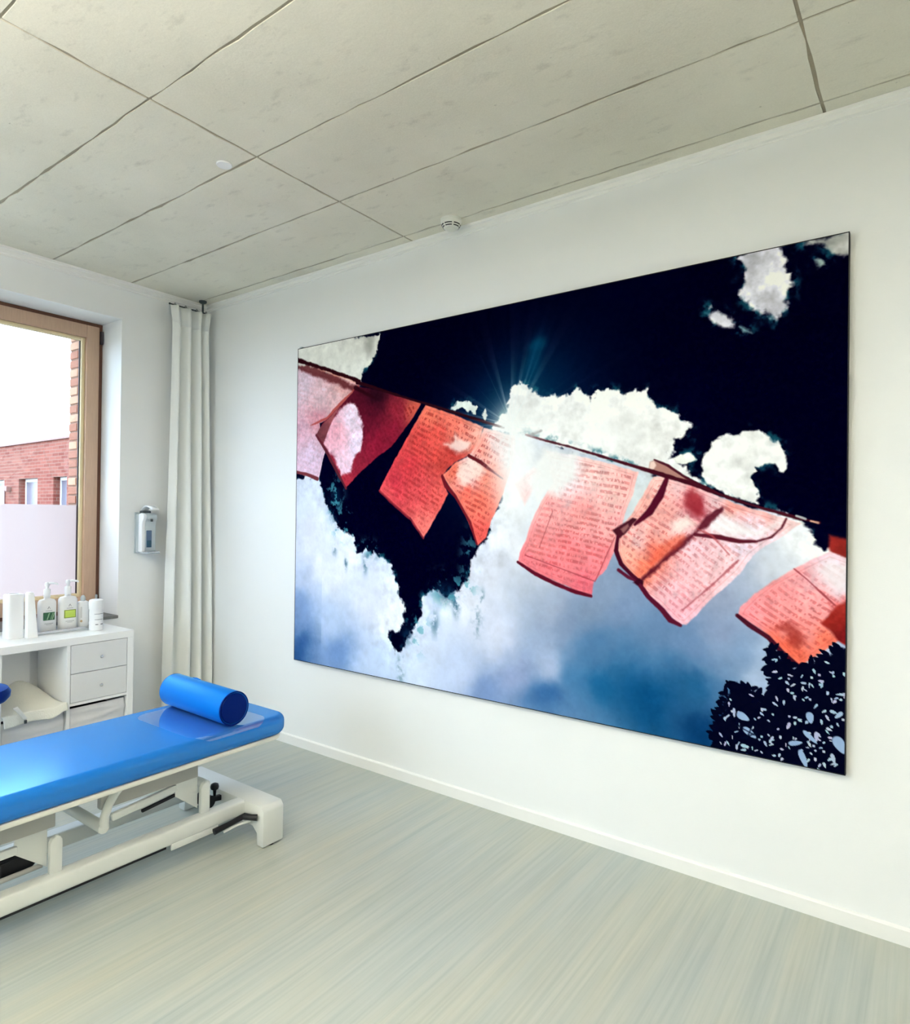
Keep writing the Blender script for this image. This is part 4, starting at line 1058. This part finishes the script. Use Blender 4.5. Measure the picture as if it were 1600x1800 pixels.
line([(-1.0,79.4),(10.0,81.2),(19.6,84.3)], [2.0, 2.0, 2.4], (116, 50, 58), .4, .3)
# maroon flag with the pale window of cloud
flag([(53.5,30.0),(61.9,31.6),(81.7,36.9),(102.8,44.4),(98.8,50.1),(89.0,60.2),(81.3,67.6),(69.0,73.6),(56.3,81.8),(44.5,90.5),(32.8,74.1),(18.1,57.0),(23.1,50.2),(40.1,39.7)], [(68.4,38.3),(86.2,46.5),(98.7,45.6),(82.1,59.1),(68.9,64.9),(55.3,77.7),(44.9,87.7),(59.5,50.9),(64.0,46.2)], [(36, 8, 22), (138, 34, 48), (206, 92, 72), (132, 26, 46), (138, 26, 48), (146, 34, 52), (168, 44, 56), (96, 18, 36), (84, 16, 34)], *[(64.1,51.2),(74.3,68.5)], period=2.7, ink=(40, 2, 20), ink_a=1.6, ink_k=1.0)
flag([(47.9,38.3),(53.7,42.3),(58.1,51.5),(58.7,60.3),(57.0,68.3),(51.4,72.8),(48.7,80.9),(40.9,82.1),(34.8,72.1),(24.4,62.4),(30.3,50.1),(39.2,42.4)], [(47.6,50.0),(38.0,59.7),(52.7,64.0),(40.8,77.2),(35.5,56.0)], [(240, 222, 226), (236, 182, 186), (242, 226, 232), (240, 208, 212), (232, 168, 174)], *[(30.5,59.2),(45.6,70.5)], ink_a=.14, amp=1.8, soft=1.3, margin=.2)
flag([(18.0,56.3),(21.1,52.2),(38.2,40.9),(31.3,50.1),(24.4,62.4)], [(25.3,55.4),(32.8,47.1)], [(112, 56, 60), (150, 78, 78)], *[(20.1,56.5),(30.3,48.7)], ink_a=.1, margin=9)
line([(18.1,56.7),(26.5,66.1),(35.9,78.8),(45.0,90.5)], [1.6, 2.2, 2.2, 1.4], (92, 34, 46), .4, .3)
line([(52.1,30.5),(59.2,34.0),(68.4,38.3)], [2.6, 2.2, .8], (40, 6, 16), .6, .5, .9)
# coral flag
flag([(106.1,45.7),(117.9,49.8),(130.8,54.6),(144.6,60.4),(141.9,67.8),(138.4,73.0),(133.3,75.7),(126.7,77.8),(121.5,81.9),(117.7,85.5),(122.4,94.7),(117.9,102.1),(111.8,110.1),(106.0,119.0),(96.4,108.4),(84.5,100.8),(72.5,92.2),(76.4,85.7),(83.2,76.1),(92.4,63.7),(99.7,54.0)], [(110.9,49.9),(126.4,57.5),(141.1,63.1),(115.0,64.4),(103.2,66.8),(95.1,79.1),(82.6,88.5),(78.3,92.3),(103.5,92.0),(105.9,114.0),(117.4,95.3),(126.6,72.7),(132.1,65.5),(121.0,77.0)], [(240, 124, 96), (238, 124, 100), (246, 176, 150), (226, 88, 74), (214, 74, 68), (206, 62, 66), (196, 52, 64), (222, 84, 84), (214, 78, 78), (236, 118, 104), (226, 96, 86), (176, 52, 44), (240, 140, 116), (200, 70, 60)], *[(95.0,69.6),(123.0,83.2)], period=3.0, ink=(92, 8, 24), ink_a=1.0, ink_k=1.0)
poly([(119.0,68.0),(125.0,66.8),(126.5,62.1),(128.8,66.5),(136.9,68.1),(135.5,72.2),(127.4,73.0)], (246, 226, 222), 1.6, 1.6, N_fine, .85)
line([(72.5,92.5),(84.5,101.1),(96.4,108.8),(105.6,119.0)], [1.2, 1.6, 1.4, 1.0], (150, 40, 52), .5, .4, .8)
# second coral flag running into the sun glow
flag([(144.6,60.9),(163.4,66.2),(163.9,75.9),(160.7,84.3),(156.8,95.1),(150.1,109.0),(146.8,117.8),(141.9,121.4),(136.7,111.5),(129.2,98.4),(123.1,91.1),(118.1,84.9),(126.7,78.4),(135.5,75.2),(141.9,67.8)], [(151.7,68.1),(161.9,75.8),(144.8,72.1),(126.7,81.8),(134.2,86.5),(148.5,86.9),(143.4,98.5),(145.4,116.1),(155.4,89.9),(137.7,79.2),(134.3,95.5)], [(248, 214, 200), (246, 232, 226), (240, 150, 126), (232, 112, 84), (244, 200, 186), (240, 132, 104), (236, 116, 92), (230, 92, 80), (238, 122, 96), (246, 218, 206), (232, 108, 86)], *[(137.9,92.5),(155.5,101.4)], period=3.0, ink=(100, 12, 24), ink_a=.95, ink_k=1.0)
poly([(129.0,79.7),(135.5,76.4),(143.4,78.5),(145.6,83.9),(140.0,87.2),(132.1,90.0),(128.3,85.1)], (246, 222, 214), 2.0, 2.0, N_fine, .8)
line([(135.5,74.9),(143.4,78.8),(151.9,84.6),(156.7,87.6)], [1.6, 2.0, 1.0, .5], (96, 22, 30), .4, .3)
line([(118.1,84.9),(120.8,90.4),(127.0,96.0),(136.7,109.7),(141.2,120.9)], [1.6, 2.8, 1.6, 1.6, 1.0], (108, 24, 36), .4, .3)
# wisp of pink cloth beyond
flag([(163.4,90.1),(174.3,82.5),(178.7,84.9),(175.0,92.0),(169.4,100.8)], [(167.0,91.5),(174.9,86.1),(169.3,98.0)], [(240, 164, 156), (244, 214, 204), (242, 172, 162)], *[(165.3,90.1),(173.8,95.8)], ink_a=.25, soft=1.2, alpha=.8)
# big pink flag
flag([(181.0,74.5),(196.0,77.4),(210.2,81.1),(226.8,86.3),(224.3,96.3),(221.3,103.9),(217.2,118.8),(212.4,129.8),(206.4,135.8),(205.4,142.2),(199.7,141.6),(186.7,137.2),(175.5,133.5),(166.2,129.0),(167.1,124.5),(170.2,118.8),(173.3,109.7),(178.2,99.7),(184.9,90.5)], [(188.7,79.7),(204.7,85.6),(223.7,88.2),(193.3,90.7),(215.9,96.2),(181.4,101.4),(199.2,104.0),(216.0,111.6),(175.4,120.8),(193.6,122.8),(210.7,124.7),(181.7,132.9),(202.5,139.8),(170.7,128.0)], [(238, 236, 234), (244, 206, 190), (244, 186, 172), (240, 222, 214), (244, 198, 182), (238, 164, 154), (238, 158, 148), (240, 172, 162), (236, 142, 136), (232, 128, 126), (232, 130, 130), (228, 118, 120), (216, 104, 112), (226, 120, 122)], *[(175.3,113.9),(217.5,121.8)], period=2.7, ink=(122, 22, 34), ink_a=.62)
poly([(179.5,73.9),(197.5,76.4),(199.6,82.8),(196.8,89.7),(189.8,93.8),(188.9,97.6),(181.9,95.4),(176.7,99.7),(171.8,90.2)], (236, 236, 238), 3.0, 3.0, N_mid, .92)
line([(165.8,129.0),(175.5,134.1),(186.7,138.3),(196.8,141.3),(205.1,142.7)], [1.2, 1.9, 2.0, 1.8, 1.4], (88, 14, 34), .35, .2)
line([(177.9,121.3),(181.5,112.4),(185.0,103.6)], [.5, .5, .5], (150, 60, 66), .3, .1, .6)
line([(170.3,125.5),(207.0,135.8),(216.1,115.5)], [.5, .5, .5], (150, 52, 62), .3, .1, .7)
# twisted flag
flag([(233.5,88.5),(238.9,88.6),(251.4,92.8),(266.7,100.0),(279.4,104.0),(291.0,107.9),(284.7,112.8),(278.7,117.0),(273.7,121.3),(269.1,128.3),(260.8,136.8),(248.2,151.2),(244.8,151.0),(240.0,146.7),(236.0,143.1),(229.4,139.2),(228.4,135.3),(219.4,127.3),(217.2,122.3),(217.1,116.2),(219.2,110.5),(223.4,105.4),(226.5,100.9),(230.5,93.9)], [(236.5,91.5),(230.3,98.9),(245.0,94.1),(239.1,103.8),(250.9,97.1),(252.1,102.5),(246.3,107.4),(229.2,116.3),(237.9,116.1),(224.1,124.0),(229.3,128.8),(234.3,121.1),(244.0,109.8),(260.1,99.0),(266.7,101.3),(262.4,108.3),(277.3,104.7),(273.2,110.4),(269.0,117.4),(287.5,109.0),(279.5,114.7),(251.1,118.0),(246.5,127.8),(239.4,138.0),(255.8,129.6),(264.7,123.3),(247.9,146.9),(241.9,146.3),(255.5,94.3)], [(240, 196, 178), (238, 176, 156), (240, 206, 198), (240, 168, 152), (190, 70, 70), (150, 36, 50), (242, 206, 198), (242, 202, 192), (238, 156, 136), (242, 176, 150), (240, 122, 88), (228, 104, 80), (240, 188, 178), (238, 210, 206), (232, 150, 130), (242, 232, 236), (238, 170, 156), (242, 232, 236), (240, 226, 230), (236, 206, 196), (240, 214, 214), (242, 206, 206), (240, 186, 184), (242, 192, 192), (242, 196, 192), (240, 204, 198), (240, 184, 188), (238, 172, 176), (240, 214, 208)], *[(234.4,128.5),(253.6,141.6)], period=2.7, ink=(130, 24, 40), ink_a=.6)
poly([(256.1,108.4),(262.8,104.8),(275.3,109.9),(283.9,107.5),(277.4,113.7),(266.8,114.7),(257.9,111.9)], (240, 238, 244), 2.2, 2.4, N_mid, .85)
poly([(241.5,108.2),(248.7,105.2),(251.5,109.0),(245.4,112.4),(242.1,112.0)], (244, 232, 228), 1.6, 1.6, N_fine, .8)
poly([(247.6,96.1),(250.0,94.7),(253.7,97.6),(255.1,104.9),(252.4,105.6),(247.7,101.4)], (142, 34, 46), 1.6, 1.8, N_fine, .75)
line([(227.8,134.9),(234.4,128.5),(240.7,122.3),(247.4,116.2),(251.5,112.8),(257.0,106.5),(261.9,102.7)], [1.8, 2.0, 2.6, 2.8, 1.8, 2.6, 1.6], (80, 16, 32), .8, 1.2, .92)
line([(233.3,126.1),(240.7,118.4),(246.4,114.8)], [3, 5, 3], (214, 84, 58), 1.6, 1.4, .6)
line([(251.5,113.2),(260.6,113.9),(269.0,115.5),(275.3,115.3),(280.7,113.4),(284.3,109.7),(285.9,106.2)], [1.6, 1.8, 1.8, 1.0, .7, .6, .6], (84, 20, 36), .4, .3)
line([(238.9,85.7),(239.4,89.6),(236.5,96.9),(232.1,103.8),(225.5,109.4)], [.9, 1.8, 3.2, 3.4, 1.2], (76, 12, 34), .4, .3)
poly([(231.4,85.5),(231.9,82.0),(233.9,81.1),(239.3,83.8),(251.8,91.8),(238.9,88.6)], (170, 124, 116), .5, .4, N_fine)
poly([(231.7,85.0),(232.1,82.0),(233.9,81.6),(234.7,83.6),(233.2,86.0)], (232, 206, 200), .5, .3, N_fine)
line([(233.9,81.1),(239.8,83.8),(246.1,88.3),(253.2,92.6)], [.8, 1.2, 1.2, 1.2], (70, 20, 34), .3, .2)
poly([(215.0,112.2),(219.2,109.5),(224.4,106.4),(226.5,106.9),(222.9,111.5),(218.7,115.6),(217.1,114.7)], (66, 18, 32), .5, .5, N_fine)
poly([(218.7,111.6),(222.4,109.0),(222.9,110.5),(220.3,113.1)], (150, 100, 100), .6, .4, N_fine, .9)
line([(217.7,115.2),(216.9,121.3),(219.4,127.3),(224.7,132.1),(228.4,135.3)], [1.6, 1.8, 2.0, 2.0, 2.4], (66, 10, 32), .4, .3)
line([(218.1,129.9),(222.6,132.7),(226.3,134.5)], [1.6, 1.6, 1.0], (84, 20, 44), .35, .2)
poly([(224.7,135.1),(227.8,132.9),(229.9,134.2),(228.9,137.3)], (48, 8, 26), .5, .5, N_fine)
line([(228.4,136.3),(232.0,141.0),(238.0,145.9),(241.4,149.9),(245.8,151.7)], [2.0, 2.0, 2.4, 2.4, 1.2], (84, 16, 40), .4, .3)
line([(252.4,110.8),(258.4,113.5),(265.1,121.0)], [.5, .7, .5], (170, 70, 76), .4, .2, .7)
line([(246.7,145.1),(258.1,134.2),(268.6,123.1)], [.8, .8, .8], (150, 56, 66), .4, .3, .7)
# flags at the right edge
flag([(300.5,112.0),(308.2,113.8),(308.2,124.3),(302.0,120.0),(300.2,117.1)], [(301.6,114.5),(305.3,118.1)], [(150, 40, 34), (120, 34, 28)], *[(300.9,114.1),(306.0,117.1)], ink_a=.6, margin=.3, soft=.9)
flag([(288.8,125.4),(294.9,121.6),(300.5,118.3),(308.2,121.1),(308.4,153.4),(303.7,151.1),(297.5,157.0),(291.0,162.6),(285.5,157.7),(280.2,152.2),(273.1,147.6),(268.6,145.3),(269.6,142.0),(274.7,136.1),(280.8,130.7)], [(289.6,127.5),(281.7,134.7),(273.5,142.1),(271.4,145.7),(285.7,143.2),(295.4,137.9),(301.1,141.6),(301.0,124.7),(304.7,132.9),(293.6,148.9),(289.8,158.0),(285.8,155.2),(301.2,151.2),(295.4,127.2),(304.0,139.3)], [(238, 160, 156), (240, 150, 146), (240, 150, 150), (238, 140, 140), (240, 152, 146), (242, 162, 156), (240, 166, 160), (238, 222, 226), (240, 228, 234), (238, 148, 138), (232, 108, 78), (228, 100, 74), (230, 110, 80), (240, 196, 196), (212, 96, 90)], *[(277.6,139.5),(299.3,154.6)], period=2.6, ink=(122, 22, 36), ink_a=.65)
poly([(284.2,148.6),(287.4,146.5),(290.5,149.2),(292.9,152.4),(290.6,157.0),(287.4,153.9)], (120, 26, 24), 2.2, 3.2, N_fine, .6)
poly([(295.0,125.0),(300.9,121.3),(308.2,122.2),(308.3,134.7),(302.1,134.3),(298.4,130.4)], (236, 228, 236), 2.4, 2.6, N_mid, .8)
flag([(298.1,145.4),(302.9,138.5),(308.3,135.1),(308.4,153.8),(303.4,151.1),(301.1,148.0)], [(302.9,143.6),(305.5,149.6),(305.5,138.1)], [(146, 38, 30), (106, 20, 22), (156, 46, 38)], *[(299.2,144.0),(306.2,147.4)], ink_a=.6, margin=.4, soft=.7)
line([(288.8,125.4),(293.5,129.4),(299.2,135.0),(302.5,138.1)], [.5, .6, .6, .5], (140, 44, 52), .3, .2, .8)
line([(268.4,145.3),(272.7,148.5),(279.8,152.7),(284.7,157.8),(290.6,162.5)], [1.6, 2.0, 1.8, 1.8, 1.4], (66, 14, 32), .35, .2)
# rope
line([(53.4,27.3),(81.7,36.9),(102.8,43.8),(124.8,51.0),(144.6,57.7),(157.0,61.8)], [2.2, 1.4, 1.2, 1.4, 1.8, .6], (40, 8, 18), .4, .4)
line([(169.6,66.1),(181.0,69.8),(193.1,73.2),(210.2,78.8),(223.7,83.2),(231.4,85.7),(240.4,88.7),(251.8,92.3),(260.5,96.2),(268.8,99.3),(279.4,102.7),(289.4,105.7),(297.1,107.5)], [.7, 1.2, 1.0, 1.2, 1.4, 1.9, 1.8, 2.0, 1.4, 1.3, 1.2, 1.1, .8], (64, 14, 28), .35, .35)
line([(289.4,105.0),(292.5,106.1)], [.6, .9], (190, 196, 200), .3, .2, .9); line([(294.3,106.9),(296.7,107.5)], [.7, .7], (236, 190, 160), .3, .2, .9)
line([(173.4,66.3),(178.4,64.7)], [1.6, .6], (96, 92, 100), .8, .9, .8)
# sun burst
sx_, sy_ = [(161.3,60.7)][0]
rr_ = np.hypot(GU - sx_, (GV - sy_)); an = np.arctan2(GV - sy_, GU - sx_)
over((slice(None), slice(None)), np.exp(-(rr_ / 9.5) ** 1.6), (244, 246, 247))
over((slice(None), slice(None)), .9 * np.exp(-(((GU - sx_ - 2) / 13) ** 2 + ((GV - sy_ - 22) / 24) ** 2) ** 1.3), (244, 245, 247))
ray_n = vnoise(an * 9.0 + 40, np.zeros_like(an), 301) * vnoise(an * 23 + 11, np.zeros_like(an), 303)
over((slice(None), slice(None)), np.exp(-rr_ / 12) * sstep(.30, .62, ray_n) * .8, (232, 240, 244))
# --- tree silhouette
def leaf(cx_, cy_, L, W, a, dark=True, col=(2, 4, 26)):
    sl = win([(cx_, cy_)], L + .5); X, Y = GU[sl] - cx_, GV[sl] - cy_
    if X.size == 0: return
    p = X * math.cos(a) + Y * math.sin(a); q = -X * math.sin(a) + Y * math.cos(a)
    e = (p / L) ** 2 + (q / (W * np.clip(1 - .35 * p / L, .2, 2))) ** 2
    over(sl, 1 - sstep(.75, 1.1, e), col)
TREE = [(261.4,200.8),(259.1,194.8),(260.4,188.9),(263.0,183.3),(262.5,178.3),(266.0,174.1),(270.3,172.9),(275.0,174.4),(277.9,177.5),(280.4,175.3),(282.4,171.0),(279.1,165.2),(279.8,161.6),(280.2,156.2),(285.1,160.0),(290.6,164.0),(297.5,159.1),(303.7,153.6),(308.4,155.5),(308.8,203.2)]
sl, d = poly(TREE, (2, 4, 26), .5, 3.0, N_fine)
rl = random.Random(12)
for i in range(len(TREE) - 3):
    (xa, ya), (xb, yb2) = TREE[i], TREE[i + 1]; L = math.hypot(xb - xa, yb2 - ya); n = max(2, int(L / 1.5))
    for k in range(n):
        t = (k + rl.random()) / n
        nx, ny = (yb2 - ya) / L, -(xb - xa) / L
        a = math.atan2(ny, nx) + rl.uniform(-.9, .9); o_ = rl.uniform(-.6, 1.6)
        leaf(xa + (xb - xa) * t + math.cos(a) * o_, ya + (yb2 - ya) * t + math.sin(a) * o_, rl.uniform(1.4, 2.5), rl.uniform(.8, 1.3), a)
dT = sdf(TREE, GU, GV); cand = np.argwhere(dT > 2.0)
for k in range(150):
    j, i = cand[rl.randrange(len(cand))]
    big = rl.random() < .06
    leaf(uu[i], vv[j], rl.uniform(1.2, 2.6) if big else rl.uniform(.4, 1.2), rl.uniform(.4, .8) if big else rl.uniform(.2, .5), rl.uniform(0, 3.14), False, (150 + rl.randint(0, 30), 172 + rl.randint(0, 20), 208))
for c_, L_, W_, a_ in (([(304.4,189.6)][0], 3.4, 1.9, 1.1), ([(292.4,197.4)][0], 3.6, 1.1, 1.2), ([(270.9,185.5)][0], 2.6, 1.5, .4), ([(273.4,191.4)][0], 3.0, 1.3, .6), ([(289.7,192.0)][0], 2.6, .9, -.3), ([(294.6,181.4)][0], 2.2, 1.3, 1.4), ([(294.7,188.7)][0], 3.2, .9, .7)):
    leaf(c_[0], c_[1], L_, W_, a_, False, (140, 166, 204))
for p_, q_ in (([(268.7,189.4)][0], [(275.1,191.9)][0]), ([(270.5,194.3)][0], [(276.0,190.9)][0]), ([(272.2,194.3)][0], [(274.3,188.5)][0])):
    line([p_, q_], [.5, .5], (2, 10, 34), .3, .1)
IMG += (2.0 * N_tiny)[..., None]
LINC = lin(np.clip(IMG, 0, 250))

pic = thing('wall_picture', 'huge panel print of red prayer flags against clouds and dark sky', 'picture', ((U0_ + U1_) / 2, 0, PZ0))
PF = -.030
vsx = np.empty((NV * NU, 3), np.float32)
vsx[:, 0] = (U0_ + GU / 100).ravel() - pic.location.x; vsx[:, 1] = PF; vsx[:, 2] = (PZ1 - GV / 100).ravel() - pic.location.z
me = bpy.data.meshes.new('printed_face')
idx = np.arange(NV * NU, dtype=np.int32).reshape(NV, NU)
quads = np.stack([idx[:-1, :-1], idx[1:, :-1], idx[1:, 1:], idx[:-1, 1:]], -1).reshape(-1, 4)
me.vertices.add(len(vsx)); me.vertices.foreach_set('co', vsx.ravel())
nq = len(quads); me.loops.add(nq * 4); me.loops.foreach_set('vertex_index', quads.ravel())
me.polygons.add(nq); me.polygons.foreach_set('loop_start', np.arange(0, nq * 4, 4, dtype=np.int32))
try: me.polygons.foreach_set('loop_total', np.full(nq, 4, dtype=np.int32))
except Exception: pass
me.update(calc_edges=True); me.validate()
ca_ = me.color_attributes.new('print', 'FLOAT_COLOR', 'POINT')
cc = np.ones((NV * NU, 4), np.float32); cc[:, :3] = LINC.reshape(-1, 3); ca_.data.foreach_set('color', cc.ravel())
pm_ = bpy.data.materials.new('printed_panel'); pm_.use_nodes = True; nt = pm_.node_tree; b = nt.nodes['Principled BSDF']
at = nt.nodes.new('ShaderNodeVertexColor'); at.layer_name = 'print'
nt.links.new(at.outputs['Color'], b.inputs['Base Color']); b.inputs['Roughness'].default_value = .55; b.inputs['Specular IOR Level'].default_value = 0
face = bpy.data.objects.new('printed_face', me); COL.objects.link(face); face.parent = pic; me.materials.append(pm_)
MB().box(U0_ + .0005, U1_ - .0005, PF + .0008, -.004, PZ0 + .0005, PZ1 - .0005).build('panel_core', M['black_edge'], pic)
e = MB(); q = .0035
e.box(U0_ - q, U0_, PF - .001, -.006, PZ0 - q, PZ1 + q).box(U1_, U1_ + q, PF - .001, -.006, PZ0 - q, PZ1 + q).box(U0_, U1_, PF - .001, -.006, PZ0 - q, PZ0).box(U0_, U1_, PF - .001, -.006, PZ1, PZ1 + q)
e.build('edge_frame', M['black_edge'], pic)
MB().box(U0_ + .015, U0_ + .035, PF - .003, -.002, PZ1 + q, PZ1 + .012, .001).build('hanging_clip', M['grey_plastic'], pic)
